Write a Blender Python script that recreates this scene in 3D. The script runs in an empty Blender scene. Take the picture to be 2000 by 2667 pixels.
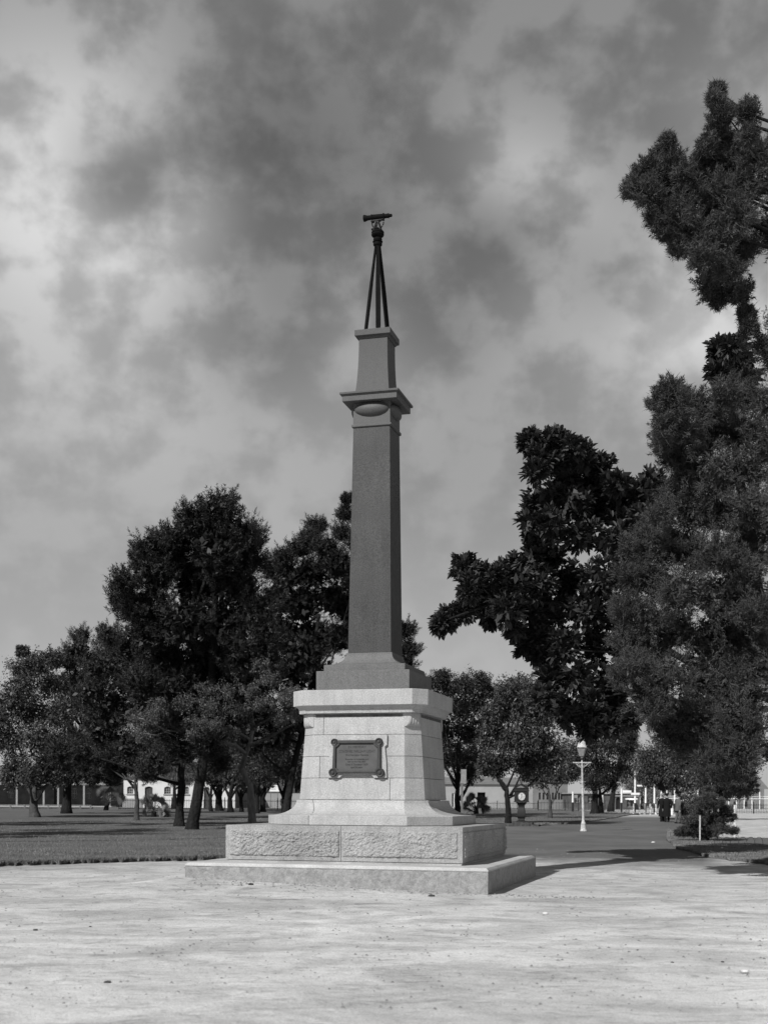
import bpy, math, random
import numpy as np
from mathutils import Matrix, Vector

scene = bpy.context.scene
col = scene.collection
rng = np.random.default_rng(11)
random.seed(11)
PI = math.pi
rad = math.radians

# ---------------------------------------------------------------- camera
FPX, CXP, CYP, ROLL, EYE = 3281.44, 1002.0, 2084.6, 0.0054276, 1.5
cd = bpy.data.cameras.new('camera'); cam = bpy.data.objects.new('camera', cd); col.objects.link(cam)
cd.sensor_fit = 'HORIZONTAL'; cd.sensor_width = 36.0; cd.lens = 36.0 * FPX / 2000
cd.shift_x = (1000 - CXP) / 2000; cd.shift_y = (CYP - 1333.5) / 2000
cd.clip_start = 0.1; cd.clip_end = 6000
cd.dof.use_dof = True; cd.dof.focus_distance = 27.0; cd.dof.aperture_fstop = 3.2
cam.matrix_world = Matrix.Translation((0, 0, EYE)) @ Matrix.Rotation(PI/2, 4, 'X') @ Matrix.Rotation(ROLL, 4, 'Z')
scene.camera = cam

# ---------------------------------------------------------------- sun, sky, exposure
SUN_H = Vector((-0.60, -0.80, 0)).normalized(); SUN_EL = rad(39)
sdir = Vector((SUN_H.x*math.cos(SUN_EL), SUN_H.y*math.cos(SUN_EL), math.sin(SUN_EL)))
sd = bpy.data.lights.new('sun', 'SUN'); so = bpy.data.objects.new('sun', sd); col.objects.link(so)
sd.energy = 4.8; sd.angle = rad(0.7); sd.color = (1.0, 0.995, 0.985)
so.rotation_euler = (-sdir).to_track_quat('-Z', 'Y').to_euler(); so.location = (-20, -20, 40)
scene.view_settings.view_transform = 'Standard'; scene.view_settings.look = 'None'
scene.view_settings.exposure = 0.0; scene.view_settings.gamma = 1.0
scene.view_settings.use_curve_mapping = False

class NT:
    """short node-graph writer"""
    def __init__(s, tree): s.t = tree; s.n = tree.nodes; s.l = tree.links
    def put(s, sock, v):
        if isinstance(v, bpy.types.NodeSocket): s.l.new(v, sock)
        elif v is not None: sock.default_value = v
    def m(s, op, a, b=None, c=None, clamp=False):
        n = s.n.new('ShaderNodeMath'); n.operation = op; n.use_clamp = clamp
        for i, v in enumerate((a, b, c)): s.put(n.inputs[i], v)
        return n.outputs[0]
    def vm(s, op, a, b=None, out=0):
        n = s.n.new('ShaderNodeVectorMath'); n.operation = op
        s.put(n.inputs[0], a)
        if b is not None: s.put(n.inputs[1], b)
        return n.outputs[out]
    def comb(s, x, y, z):
        n = s.n.new('ShaderNodeCombineXYZ')
        for i, v in enumerate((x, y, z)): s.put(n.inputs[i], v)
        return n.outputs[0]
    def sep(s, v):
        n = s.n.new('ShaderNodeSeparateXYZ'); s.put(n.inputs[0], v); return n.outputs
    def noise(s, vec, scale, detail=4, rough=0.55, dist=0.0):
        n = s.n.new('ShaderNodeTexNoise'); s.put(n.inputs['Vector'], vec)
        n.inputs['Scale'].default_value = scale; n.inputs['Detail'].default_value = detail
        n.inputs['Roughness'].default_value = rough; n.inputs['Distortion'].default_value = dist
        return n.outputs[0]
    def mr(s, v, a, b, c, d, smooth=False):
        n = s.n.new('ShaderNodeMapRange'); n.interpolation_type = 'SMOOTHSTEP' if smooth else 'LINEAR'
        s.put(n.inputs[0], v)
        for i, q in enumerate((a, b, c, d)): s.put(n.inputs[i+1], q)
        return n.outputs[0]
    def mix(s, f, a, b):
        n = s.n.new('ShaderNodeMix'); n.data_type = 'FLOAT'
        s.put(n.inputs[0], f); s.put(n.inputs[2], a); s.put(n.inputs[3], b); return n.outputs[0]

def pxdir(px, py):
    u0, v0 = px-CXP, py-CYP
    u = u0*math.cos(ROLL)+v0*math.sin(ROLL); v = -u0*math.sin(ROLL)+v0*math.cos(ROLL)
    return u/FPX, -v/FPX

world = bpy.data.worlds.new('World'); scene.world = world; world.use_nodes = True
W = NT(world.node_tree)
for n in list(W.n): W.n.remove(n)
wout = W.n.new('ShaderNodeOutputWorld'); bg = W.n.new('ShaderNodeBackground'); W.l.new(bg.outputs[0], wout.inputs[0])
sky = W.n.new('ShaderNodeTexSky'); sky.sky_type = 'NISHITA'; sky.sun_disc = False
sky.sun_elevation = SUN_EL; sky.sun_rotation = math.atan2(sdir.x, sdir.y)
sky.air_density = 1.0; sky.dust_density = 1.5
bw = W.n.new('ShaderNodeRGBToBW'); W.l.new(sky.outputs[0], bw.inputs[0])
tc = W.n.new('ShaderNodeTexCoord'); D = tc.outputs['Generated']
dx, dy, dz = W.sep(D)
te = W.m('DIVIDE', dz, W.m('SQRT', W.m('ADD', W.m('ADD', W.m('MULTIPLY', dx, dx), W.m('MULTIPLY', dy, dy)), 1e-5)))
te = W.m('MAXIMUM', te, 0.0)
rc = W.n.new('ShaderNodeValToRGB'); W.l.new(te, rc.inputs[0])
e = rc.color_ramp.elements
stops = [(0.0, .50), (.06, .48), (.17, .41), (.28, .36), (.40, .295), (.52, .24), (.66, .215), (1.0, .20)]
e[0].position = stops[0][0]; e[0].color = (stops[0][1],)*3+(1,)
e[1].position = stops[-1][0]; e[1].color = (stops[-1][1],)*3+(1,)
for p, v in stops[1:-1]:
    q = e.new(p); q.color = (v, v, v, 1)
base = rc.outputs[0]
den = W.m('ADD', dz, 0.28)
cp = W.comb(W.m('DIVIDE', dx, den), W.m('DIVIDE', dy, den), 0.0)
warp = W.n.new('ShaderNodeTexNoise'); W.l.new(cp, warp.inputs['Vector']); warp.inputs['Scale'].default_value = 1.3
cpw = W.vm('ADD', cp, W.vm('MULTIPLY', warp.outputs[1], (0.5, 0.5, 0.0)))
n1 = W.noise(W.vm('ADD', W.vm('MULTIPLY', D, (1.0, 1.0, 1.35)), (1.7, 2.2, .4)), 16.0, 5, 0.5, 0.0)
n2 = W.noise(W.vm('ADD', D, (3.1, 0.7, 1.9)), 30.0, 5, 0.5, 0.1)
cl = W.m('ADD', W.m('MULTIPLY', n1, 0.60), W.m('MULTIPLY', n2, 0.40))
amp = W.mr(te, 0.12, 0.42, 0.18, 1.0)
cl = W.mr(cl, 0.40, 0.59, -1.0, 1.0, True)
# big cloud masses: direction, half-width, change of brightness
masses = [((60, 660), .11, .36), ((130, 270), .10, .60), ((60, 450), .06, .12), ((300, 230), .05, .15), ((60, 950), .09, .12), ((430, 640), .05, .28), ((550, 530), .035, .35), ((240, 390), .028, -.45), ((330, 500), .03, -.45), ((420, 420), .03, -.3),
          ((640, 420), .05, -.35), ((700, 250), .05, -.2), ((500, 330), .04, -.15), ((880, 280), .06, -.28), ((1000, 420), .05, -.2), ((1180, 680), .05, -.32), ((880, 620), .05, -.2), ((1450, 390), .04, .40), ((1330, 300), .03, .2),
          ((1520, 640), .05, .2), ((1700, 860), .06, .45), ((1880, 850), .05, .38), ((1130, 860), .04, -.25), ((700, 780), .05, -.32), ((1350, 590), .035, -.3), ((1560, 745), .03, -.35), ((1340, 470), .03, .2), ((1900, 240), .04, .4),
          ((620, 760), .03, .15), ((1000, 900), .04, .12), ((300, 850), .06, .08), ((500, 1150), .07, .1), ((1200, 1250), .07, -.15)]
mod = W.m('MULTIPLY', cl, W.m('MULTIPLY', amp, 0.26))
wd = W.vm('ADD', D, W.vm('MULTIPLY', W.vm('SUBTRACT', warp.outputs[1], (0.5, 0.5, 0.5)), (0.10, 0.10, 0.10)))
for (px, py), r, gval in masses:
    a, b = pxdir(px, py); v = Vector((a, 1, b)).normalized()
    dd = W.vm('DISTANCE', wd, tuple(v), out=1)
    k = W.mr(dd, 0.0, r*1.7, gval, 0.0, True)
    mod = W.m('ADD', mod, k)
mod = W.m('SUBTRACT', W.m('POWER', 2.0, W.m('MULTIPLY', mod, 1.3)), 1.0)
L = W.m('MULTIPLY', base, W.m('ADD', mod, 1.0))
skyv = W.m('MULTIPLY', bw.outputs[0], 1.0)
tot = W.m('ADD', W.m('MULTIPLY', L, 10.0*0.93), W.m('MINIMUM', W.m('MULTIPLY', skyv, 0.03), 0.5))
W.l.new(tot, bg.inputs[0]); bg.inputs[1].default_value = 0.10

# ---------------------------------------------------------------- helpers
def gz(x, y):
    """height of the ground"""
    x = np.asarray(x, float); y = np.asarray(y, float)
    g = 0.0044*np.clip(y-26, 0, 114)
    # earth heaped against the step slab
    a = (x+.184)*math.cos(ANG)+(y-23)*math.sin(ANG); b = -(x+.184)*math.sin(ANG)+(y-23)*math.cos(ANG)
    ox = np.maximum(np.abs(a)-2.5, 0); oy = np.maximum(np.abs(b)-2.5, 0)
    d2 = ox*ox+oy*oy
    return g+np.clip(.095-.032*a, 0, .2)*np.exp(-d2/1.6)
ANG = -0.26431
def gh(x, y): return float(gz(x, y))
def at(px, d, py=None):
    """world point at distance d seen in the direction px (and py, else on the ground)"""
    a, b = pxdir(px, CYP if py is None else py)
    x = a*d
    return (x, d, gh(x, d)) if py is None else (x, d, EYE+b*d)

def fade(t): return t*t*(3-2*t)
_tab = rng.random(4096)
def vnoise(x, y, z=0.0):
    x, y, z = np.broadcast_arrays(np.asarray(x, float), np.asarray(y, float), np.asarray(z, float))
    xi, yi, zi = np.floor(x).astype(int), np.floor(y).astype(int), np.floor(z).astype(int)
    fx, fy, fz = fade(x-xi), fade(y-yi), fade(z-zi)
    def h(a, b, c): return _tab[(a*73856093 ^ b*19349663 ^ c*83492791) & 4095]
    r = 0
    for i in (0, 1):
        for j in (0, 1):
            for k in (0, 1):
                r = r+h(xi+i, yi+j, zi+k)*np.where(i, fx, 1-fx)*np.where(j, fy, 1-fy)*np.where(k, fz, 1-fz)
    return r*2-1
def fbm(x, y, z=0.0, o=4):
    r = 0; a = 1; s = 0
    for i in range(o):
        r = r+a*vnoise(np.asarray(x)*2**i+i*7.3, np.asarray(y)*2**i+i*3.1, np.asarray(z)*2**i); s += a; a *= .5
    return r/s

class MB:
    def __init__(s): s.v = []; s.f = []
    def add(s, V, F):
        o = len(s.v); s.v += [tuple(map(float, p)) for p in V]; s.f += [tuple(i+o for i in q) for q in F]; return s
    def box(s, x0, x1, y0, y1, z0, z1):
        V = [(x, y, z) for z in (z0, z1) for x, y in ((x0, y0), (x1, y0), (x1, y1), (x0, y1))]
        return s.add(V, [(0, 3, 2, 1), (4, 5, 6, 7), (0, 1, 5, 4), (1, 2, 6, 5), (2, 3, 7, 6), (3, 0, 4, 7)])
    def loft(s, rings, cap=True):
        n = len(rings[0]); V = [p for r in rings for p in r]; F = []
        for k in range(len(rings)-1):
            for i in range(n):
                j = (i+1) % n
                F.append((k*n+i, k*n+j, (k+1)*n+j, (k+1)*n+i))
        if cap: F.append(tuple(range(n-1, -1, -1))); F.append(tuple((len(rings)-1)*n+i for i in range(n)))
        return s.add(V, F)
    def lathe(s, prof, n=16, cx=0, cy=0, cap=True):
        return s.loft([[(cx+r*math.cos(2*PI*i/n), cy+r*math.sin(2*PI*i/n), z) for i in range(n)] for r, z in prof], cap)
    def prism(s, poly, z0, z1): return s.loft([[(x, y, z0) for x, y in poly], [(x, y, z1) for x, y in poly]])
    def tube(s, pts, rs, n=8, cap=True):
        pts = [Vector(p) for p in pts]
        if not hasattr(rs, '__len__'): rs = [rs]*len(pts)
        rings = []; ref = Vector((0.31, 0.17, 0.93))
        for i, p in enumerate(pts):
            t = (pts[min(i+1, len(pts)-1)]-pts[max(i-1, 0)]).normalized()
            if abs(t.dot(ref)) > .97: rr = Vector((1, 0.05, 0))
            else: rr = ref
            a = t.cross(rr).normalized(); b = t.cross(a)
            rings.append([tuple(p+(a*math.cos(2*PI*k/n)+b*math.sin(2*PI*k/n))*rs[i]) for k in range(n)])
        return s.loft(rings, cap)
    def bar(s, p, q, w, t, up=(0, 0, 1)):
        """straight bar of section w (across) by t"""
        p = Vector(p); q = Vector(q); d = (q-p).normalized(); a = d.cross(Vector(up)).normalized()*w/2; b = d.cross(a).normalized()*t/2
        return s.loft([[tuple(c+a+b), tuple(c-a+b), tuple(c-a-b), tuple(c+a-b)] for c in (p, q)])
    def build(s, name, mat, parent=None, smooth=False, bevel=0, loc=None, rotz=0):
        me = bpy.data.meshes.new(name); me.from_pydata(s.v, [], s.f); me.materials.append(mat)
        if smooth: me.shade_smooth()
        o = bpy.data.objects.new(name, me); col.objects.link(o)
        if parent is not None: o.parent = parent
        if loc: o.location = loc
        o.rotation_euler.z = rotz
        if bevel:
            b = o.modifiers.new('bevel', 'BEVEL'); b.width = bevel; b.segments = 2; b.limit_method = 'ANGLE'; b.angle_limit = rad(35)
        if smooth == 'auto':
            me.shade_smooth(); me.set_sharp_from_angle(angle=rad(35))
        return o

def bigmesh(name, V, F, mat, parent=None, smooth=False):
    """V (n,3), F (m,k) arrays"""
    V = np.asarray(V, np.float32); F = np.asarray(F, np.int32); m, k = F.shape
    me = bpy.data.meshes.new(name); me.vertices.add(len(V)); me.vertices.foreach_set('co', V.ravel())
    me.loops.add(m*k); me.loops.foreach_set('vertex_index', F.ravel())
    me.polygons.add(m); me.polygons.foreach_set('loop_start', np.arange(m, dtype=np.int32)*k)
    me.update(calc_edges=True); me.materials.append(mat)
    if smooth: me.shade_smooth()
    o = bpy.data.objects.new(name, me); col.objects.link(o)
    if parent is not None: o.parent = parent
    return o
def thing(name, label, cat, loc=(0, 0, 0), rotz=0, group=None):
    o = bpy.data.objects.new(name, None); col.objects.link(o); o.location = loc; o.rotation_euler.z = rotz
    o.empty_display_size = .3
    return tag(o, label, cat, group)
def tag(o, label, cat, group=None):
    o['label'] = label; o['category'] = cat
    if group: o['group'] = group
    return o
def struct(o): o['kind'] = 'structure'; return o
def stuff(o, label=None, cat=None):
    o['kind'] = 'stuff'
    if label: o['label'] = label
    if cat: o['category'] = cat
    return o
def copytree(o, parent=None):
    c = o.copy(); col.objects.link(c); c.parent = parent
    for ch in o.children: copytree(ch, c)
    return c

def mat(name, v, rough=0.8, spec=0.5, layers=(), bump=None, metallic=0.0):
    """grey procedural material; layers = (scale, detail, low, high, strength, stretch)"""
    m = bpy.data.materials.new(name); m.use_nodes = True; T = NT(m.node_tree)
    b = T.n['Principled BSDF']; b.inputs['Roughness'].default_value = rough; b.inputs['Metallic'].default_value = metallic
    b.inputs['Specular IOR Level'].default_value = spec
    co = T.n.new('ShaderNodeTexCoord').outputs['Object']
    val = v
    for (sc, det, lo, hi, st, stretch) in layers:
        c = T.vm('MULTIPLY', co, stretch) if stretch else co
        f = T.mr(T.noise(c, sc, det, .6), lo, hi, 1-st, 1+st)
        val = T.m('MULTIPLY', val, f)
    if layers: T.l.new(T.comb(val, val, val), b.inputs['Base Color'])
    else: b.inputs['Base Color'].default_value = (v, v, v, 1)
    if bump:
        bn = T.n.new('ShaderNodeBump'); bn.inputs['Strength'].default_value = bump[1]; bn.inputs['Distance'].default_value = bump[2]
        T.l.new(T.noise(co, bump[0], 5, .6), bn.inputs['Height']); T.l.new(bn.outputs[0], b.inputs['Normal'])
    return m
def stonemat(name, v, speck, rough=.75, stain=.10, spec=.3, bump=.25):
    """granite: grains, darker flecks, faint run-down staining"""
    m = bpy.data.materials.new(name); m.use_nodes = True; T = NT(m.node_tree)
    b = T.n['Principled BSDF']; b.inputs['Roughness'].default_value = rough; b.inputs['Specular IOR Level'].default_value = spec
    co = T.n.new('ShaderNodeTexCoord').outputs['Object']
    g = T.mr(T.noise(co, 52, 3, .75), .35, .65, 1-speck, 1+speck)
    fl = T.mr(T.noise(T.vm('ADD', co, (5, 9, 2)), 95, 1, .5), .60, .70, 1.0, 1-speck*1.1)
    bl = T.mr(T.noise(co, 1.7, 5, .6), .3, .7, 1-stain, 1+stain)
    st = T.mr(T.noise(T.vm('MULTIPLY', co, (7, 7, .8)), 1.0, 5, .65), .42, .75, 1.0, 1-stain*1.6)
    oi = T.n.new('ShaderNodeObjectInfo').outputs['Random']
    val = T.m('MULTIPLY', T.m('MULTIPLY', T.m('MULTIPLY', g, fl), T.m('MULTIPLY', bl, st)), T.mr(oi, 0.0, 1.0, v*.93, v*1.05))
    T.l.new(T.comb(val, val, val), b.inputs['Base Color'])
    bn = T.n.new('ShaderNodeBump'); bn.inputs['Strength'].default_value = bump; bn.inputs['Distance'].default_value = .006
    T.l.new(T.noise(co, 70, 4, .7), bn.inputs['Height']); T.l.new(bn.outputs[0], b.inputs['Normal'])
    return m
M = {}
M['granite'] = stonemat('pale_granite', .385, .24)
M['granite2'] = stonemat('mid_granite', .13, .26)
M['granite_rough'] = stonemat('rock_faced_granite', .32, .30, .9, .14, .2, .7)
M['shaft'] = stonemat('polished_dark_granite', .056, .40, .5, .14, .2, .03)
M['capital'] = stonemat('grey_granite', .075, .22, .6, .08, .4, .12)
M['upper'] = stonemat('upper_granite', .054, .24, .6, .08, .4, .12)
M['mortar'] = mat('mortar', .10, .95, .1, [(12, 3, .3, .7, .4, None)])
M['bronze'] = mat('bronze', .035, .55, .35, [(9, 4, .3, .7, .25, None)], (60, .3, .004))
M['bronze_field'] = mat('bronze_field', .062, .6, .4, [(7, 4, .3, .7, .18, None)], (60, .2, .003))
M['lettering'] = mat('lettering', .026, .6)
M['iron'] = mat('black_iron', .004, .8, .12, [(14, 3, .3, .7, .3, None)])
M['gunmetal'] = mat('gunmetal', .012, .6, .3, [(14, 3, .3, .7, .3, None)])
M['concrete'] = mat('cement_step', .42, .9, .2, [(1.6, 6, .3, .7, .20, None), (40, 3, .35, .65, .12, None)], (30, .5, .01))
def concreteside():
    m = bpy.data.materials.new('cement_render_worn'); m.use_nodes = True; T = NT(m.node_tree)
    b = T.n['Principled BSDF']; b.inputs['Roughness'].default_value = .92; b.inputs['Specular IOR Level'].default_value = .2
    co = T.n.new('ShaderNodeTexCoord').outputs['Object']
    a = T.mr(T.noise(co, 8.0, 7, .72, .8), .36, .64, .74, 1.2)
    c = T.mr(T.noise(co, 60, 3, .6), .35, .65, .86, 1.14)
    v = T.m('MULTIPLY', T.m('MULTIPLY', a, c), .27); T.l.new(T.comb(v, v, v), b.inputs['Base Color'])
    bn = T.n.new('ShaderNodeBump'); bn.inputs['Strength'].default_value = .8; bn.inputs['Distance'].default_value = .02
    T.l.new(T.noise(co, 9, 7, .65), bn.inputs['Height']); T.l.new(bn.outputs[0], b.inputs['Normal'])
    return m
M['concrete_side'] = concreteside()
M['bark'] = mat('bark_dark', .020, .95, .1, [(3, 4, .3, .7, .45, (3, 3, .6))], (9, 1.0, .09))
M['bark_light'] = mat('bark_light', .15, .95, .1, [(3, 4, .3, .7, .35, (3, 3, .6))], (9, 1.0, .07))
M['bark_mid'] = mat('bark_mid', .07, .95, .1, [(3, 4, .3, .7, .4, (3, 3, .6))], (9, 1.0, .07))
def leafmat(name, v, var=.45, rough=.55, spec=.3, scale=2.2, trans=0.0):
    m = bpy.data.materials.new(name); m.use_nodes = True; T = NT(m.node_tree)
    b = T.n['Principled BSDF']; b.inputs['Roughness'].default_value = rough; b.inputs['Specular IOR Level'].default_value = spec
    co = T.n.new('ShaderNodeTexCoord').outputs['Object']
    a = T.mr(T.noise(co, scale, 3, .6), .3, .7, 1-var*.7, 1+var*.7)
    c = T.mr(T.noise(co, scale*9, 2, .6), .3, .7, 1-var*.6, 1+var*.6)
    x = T.m('MULTIPLY', T.m('MULTIPLY', a, c), v); T.l.new(T.comb(x, x, x), b.inputs['Base Color'])
    if trans:
        tr = T.n.new('ShaderNodeBsdfTranslucent'); T.l.new(T.comb(x, x, x), tr.inputs[0])
        ms = T.n.new('ShaderNodeMixShader'); ms.inputs[0].default_value = trans
        out = T.n['Material Output']; T.l.new(b.outputs[0], ms.inputs[1]); T.l.new(tr.outputs[0], ms.inputs[2]); T.l.new(ms.outputs[0], out.inputs[0])
    return m
M['pine'] = leafmat('pine_needles', .015)
M['pine_grey'] = leafmat('grey_needles', .032)
M['leaf_dark'] = leafmat('dark_leaves', .032, .5, .45)
M['leaf_mid'] = leafmat('mid_leaves', .060, .5, .42)
M['leaf_pale'] = leafmat('pale_leaves', .095, .5, .5)
M['fig'] = leafmat('glossy_fig_leaves', .032, .5, .55, .3)
M['cypress'] = leafmat('cypress_foliage', .06, .5, .7, .2, 1.6, .15)
M['far_leaf'] = leafmat('far_leaves', .13, .4, .7)
M['palm'] = leafmat('palm_fronds', .13, .4, .5)
M['grass'] = leafmat('grass_blades', .175, .5, .8, .1, .8)
M['black'] = mat('black_paint', .012, .5, .3)
M['white'] = mat('white_paint', .78, .7, .3, [(6, 4, .3, .7, .10, None)])
M['white_worn'] = mat('worn_white_paint', .46, .7, .3, [(14, 5, .35, .65, .35, None)])
M['grey_paint'] = mat('grey_paint', .25, .6, .3, [(9, 4, .3, .7, .2, None)])
M['whitewash'] = mat('whitewash', .62, .9, .1, [(.8, 5, .3, .7, .08, None)])
M['pale_wall'] = mat('pale_render', .30, .9, .1, [(.7, 5, .3, .7, .12, None)])
M['grey_wall'] = mat('grey_render', .17, .9, .1, [(.7, 5, .3, .7, .2, None)])
M['dark_brick'] = mat('dark_brickwork', .085, .9, .1, [(1.5, 5, .3, .7, .3, None)])
M['roof'] = mat('iron_roofing', .16, .6, .3, [(2, 4, .3, .7, .2, None)])
M['glass'] = mat('window_glass', .03, .15, .5)
M['timber'] = mat('grey_timber', .16, .9, .1, [(5, 4, .3, .7, .3, (3, 3, .4))])
M['coat'] = mat('black_wool', .012, .95, .1)
M['grey_cloth'] = mat('grey_cloth', .10, .95, .1)
M['pale_cloth'] = mat('pale_felt', .22, .95, .1)
M['skin'] = mat('skin', .33, .6, .3)
M['pebble'] = mat('pebble', .22, .9, .2, [(30, 3, .3, .7, .4, None)])
M['pebble_white'] = mat('pale_stone', .62, .9, .2, [(30, 3, .3, .7, .2, None)])
M['pebble_dark'] = mat('dark_stone', .05, .9, .2, [(30, 3, .3, .7, .4, None)])
M['petal'] = mat('petals', .65, .8, .1)

def groundmat(name, kind):
    m = bpy.data.materials.new(name); m.use_nodes = True; T = NT(m.node_tree)
    b = T.n['Principled BSDF']; b.inputs['Roughness'].default_value = .95; b.inputs['Specular IOR Level'].default_value = .08
    co = T.n.new('ShaderNodeTexCoord').outputs['Object']
    if kind == 'dust':
        a = T.mr(T.noise(T.vm('MULTIPLY', co, (.8, 1.0, 1)), .75, 9, .60, 1.3), .40, .62, 1.10, .74)
        c = T.mr(T.noise(T.vm('ADD', co, (9, 4, 0)), 7.0, 8, .75, .2), .50, .66, 1.02, .76)
        f = T.mr(T.noise(co, 55, 4, .8), .32, .68, .72, 1.24)
        # trodden dark scuffs, long and low
        sc = T.mr(T.noise(T.vm('MULTIPLY', co, (1.0, 2.6, 1)), 1.6, 9, .72, 1.2), .54, .66, 1.0, .60)
        big = T.mr(T.noise(T.vm('ADD', co, (2, 1, 0)), .16, 3, .5), .35, .65, .93, 1.06)
        v = T.m('MULTIPLY', T.m('MULTIPLY', T.m('MULTIPLY', a, c), T.m('MULTIPLY', f, sc)), T.m('MULTIPLY', T.m('MULTIPLY', big, T.mr(T.noise(T.vm('ADD', co, (1, 7, 3)), 24, 4, .65), .60, .70, 1.0, .62)), .68))
        # the packed gravel of the walk beyond the trodden circle
        x, y, z = T.sep(co)
        rr = T.vm('LENGTH', T.comb(T.m('SUBTRACT', x, -.2), T.m('SUBTRACT', y, 22.5), 0.0), out=1)
        rr = T.m('ADD', rr, T.m('MULTIPLY', T.m('SUBTRACT', T.noise(co, .8, 8, .68), .5), 6.5))
        beyond = T.m('MULTIPLY', T.mr(rr, 6.6, 12.6, 0.0, 1.0, True), T.mr(y, 21.0, 26.0, 0.25, 1.0))
        beyond = T.m('MULTIPLY', beyond, T.mr(y, 92.0, 104.0, 1.0, 0.0))
        rside = T.m('SUBTRACT', x, T.m('MULTIPLY', y, .252))
        beyond = T.m('MULTIPLY', beyond, T.mr(rside, 0.0, .8, 1.0, 0.0))
        gv = T.mr(T.noise(T.vm('MULTIPLY', co, (.5, .3, 1)), .8, 7, .65), .35, .65, .135, .195)
        gv = T.m('MULTIPLY', gv, T.mr(T.noise(co, 50, 3, .6), .3, .7, .88, 1.12))
        v = T.mix(beyond, v, gv)
        # earth toned darker round and beyond the monument, paler towards the open foreground
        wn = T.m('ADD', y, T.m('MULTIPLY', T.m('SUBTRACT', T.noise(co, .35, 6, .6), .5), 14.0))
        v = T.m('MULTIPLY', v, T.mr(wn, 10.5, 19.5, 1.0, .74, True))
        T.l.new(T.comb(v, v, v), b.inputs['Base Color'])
        h = T.m('ADD', T.m('MULTIPLY', T.noise(co, 3.5, 8, .62, .4), .05), T.m('MULTIPLY', T.noise(co, 38, 5, .75), .014))
    else:
        a = T.mr(T.noise(co, .5, 6, .6), .3, .7, .80, 1.22)
        c = T.mr(T.noise(co, 9, 5, .7), .3, .7, .7, 1.3)
        v = T.m('MULTIPLY', T.m('MULTIPLY', a, c), .112)
        T.l.new(T.comb(v, v, v), b.inputs['Base Color'])
        h = T.m('MULTIPLY', T.noise(co, 25, 4, .7), .03)
    bn = T.n.new('ShaderNodeBump'); bn.inputs['Strength'].default_value = .65; bn.inputs['Distance'].default_value = 1.0
    T.l.new(h, bn.inputs['Height']); T.l.new(bn.outputs[0], b.inputs['Normal'])
    return m
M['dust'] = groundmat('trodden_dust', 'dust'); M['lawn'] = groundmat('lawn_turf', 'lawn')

# ---------------------------------------------------------------- ground and lawns
def fan_sheet(name, m, us, d0, d1, rows, lift, skirt=False, rough=.0):
    """terrain sheet between two edges, given along bearings us; finer towards the near edge"""
    us = np.asarray(us); n = len(us); R = []
    ts = np.linspace(0, 1, rows)
    d0 = np.broadcast_to(d0, us.shape).astype(float); d1 = np.broadcast_to(d1, us.shape).astype(float)
    for t in ts:
        d = d0*(d1/d0)**t; x = us*d; z = gz(x, d)+lift
        if rough: z = z+rough*fbm(x*.9, d*.9, 0, 5)+rough*.35*fbm(x*6, d*6, 3, 3)
        R.append(np.stack([x, d, z], 1))
    if skirt:
        low = R[0].copy(); low[:, 2] = gz(low[:, 0], low[:, 1])-.05
        R[0][:, 1] += 0
        mid = R[0].copy(); mid[:, 2] = gz(mid[:, 0], mid[:, 1])+lift*.55
        R = [low, mid]+[R[0]+[0, .05, 0]]+R[1:]
    V = np.concatenate(R); k = len(R)
    i = np.arange(k-1)[:, None]*n+np.arange(n-1)[None, :]; i = i.ravel()
    F = np.stack([i, i+1, i+n+1, i+n], 1)
    return struct(bigmesh(name, V, F, m, None, True))
us = np.linspace(-1.2, 1.2, 440)
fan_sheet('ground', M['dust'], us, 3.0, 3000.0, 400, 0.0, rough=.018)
# ground behind the photographer
g2 = MB(); g2.add([(-3000, 3.6, -.03), (-3000, -400, -.03), (3000, -400, -.03), (3000, 3.6, -.03)], [(0, 1, 2, 3)])
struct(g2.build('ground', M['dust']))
def bear(px): return (px-CXP)/FPX
def gdist(px, py):
    a, b = pxdir(px, py); d = 40.0
    for i in range(60): d = (gh(a*d, d)-EYE)/b
    return d
edge = [(-300, 2272), (60, 2256), (300, 2248), (590, 2240), (700, 2222), (860, 2196), (1100, 2158), (1310, 2151), (1480, 2147), (1560, 2138), (1605, 2131), (1665, 2120)]
eu = [bear(p) for p, q in edge]; ed = [gdist(p, q) for p, q in edge]
ul = np.linspace(eu[0], eu[-1], 420)
dl = np.interp(ul, eu, ed)*(1+.014*fbm(ul*260, 1.5, 0, 4))
fan_sheet('lawn', M['lawn'], ul, dl, np.interp(ul, [bear(1480), bear(1600), bear(1665)], [139., 112., 106.]), 150, .07, True, .012)
iedge = [(1735, 2188), (1760, 2212), (1850, 2236), (1960, 2250), (2150, 2268), (2400, 2285)]
iu = [bear(p) for p, q in iedge]; idd = [gdist(p, q) for p, q in iedge]
ui = np.linspace(iu[0], iu[-1], 140)
di = np.interp(ui, iu, idd)*(1+.022*fbm(ui*200, 4.5, 0, 4))
fan_sheet('lawn_bed', M['lawn'], ui, di, gdist(1735, 2186), 50, .07, True, .015)

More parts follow.
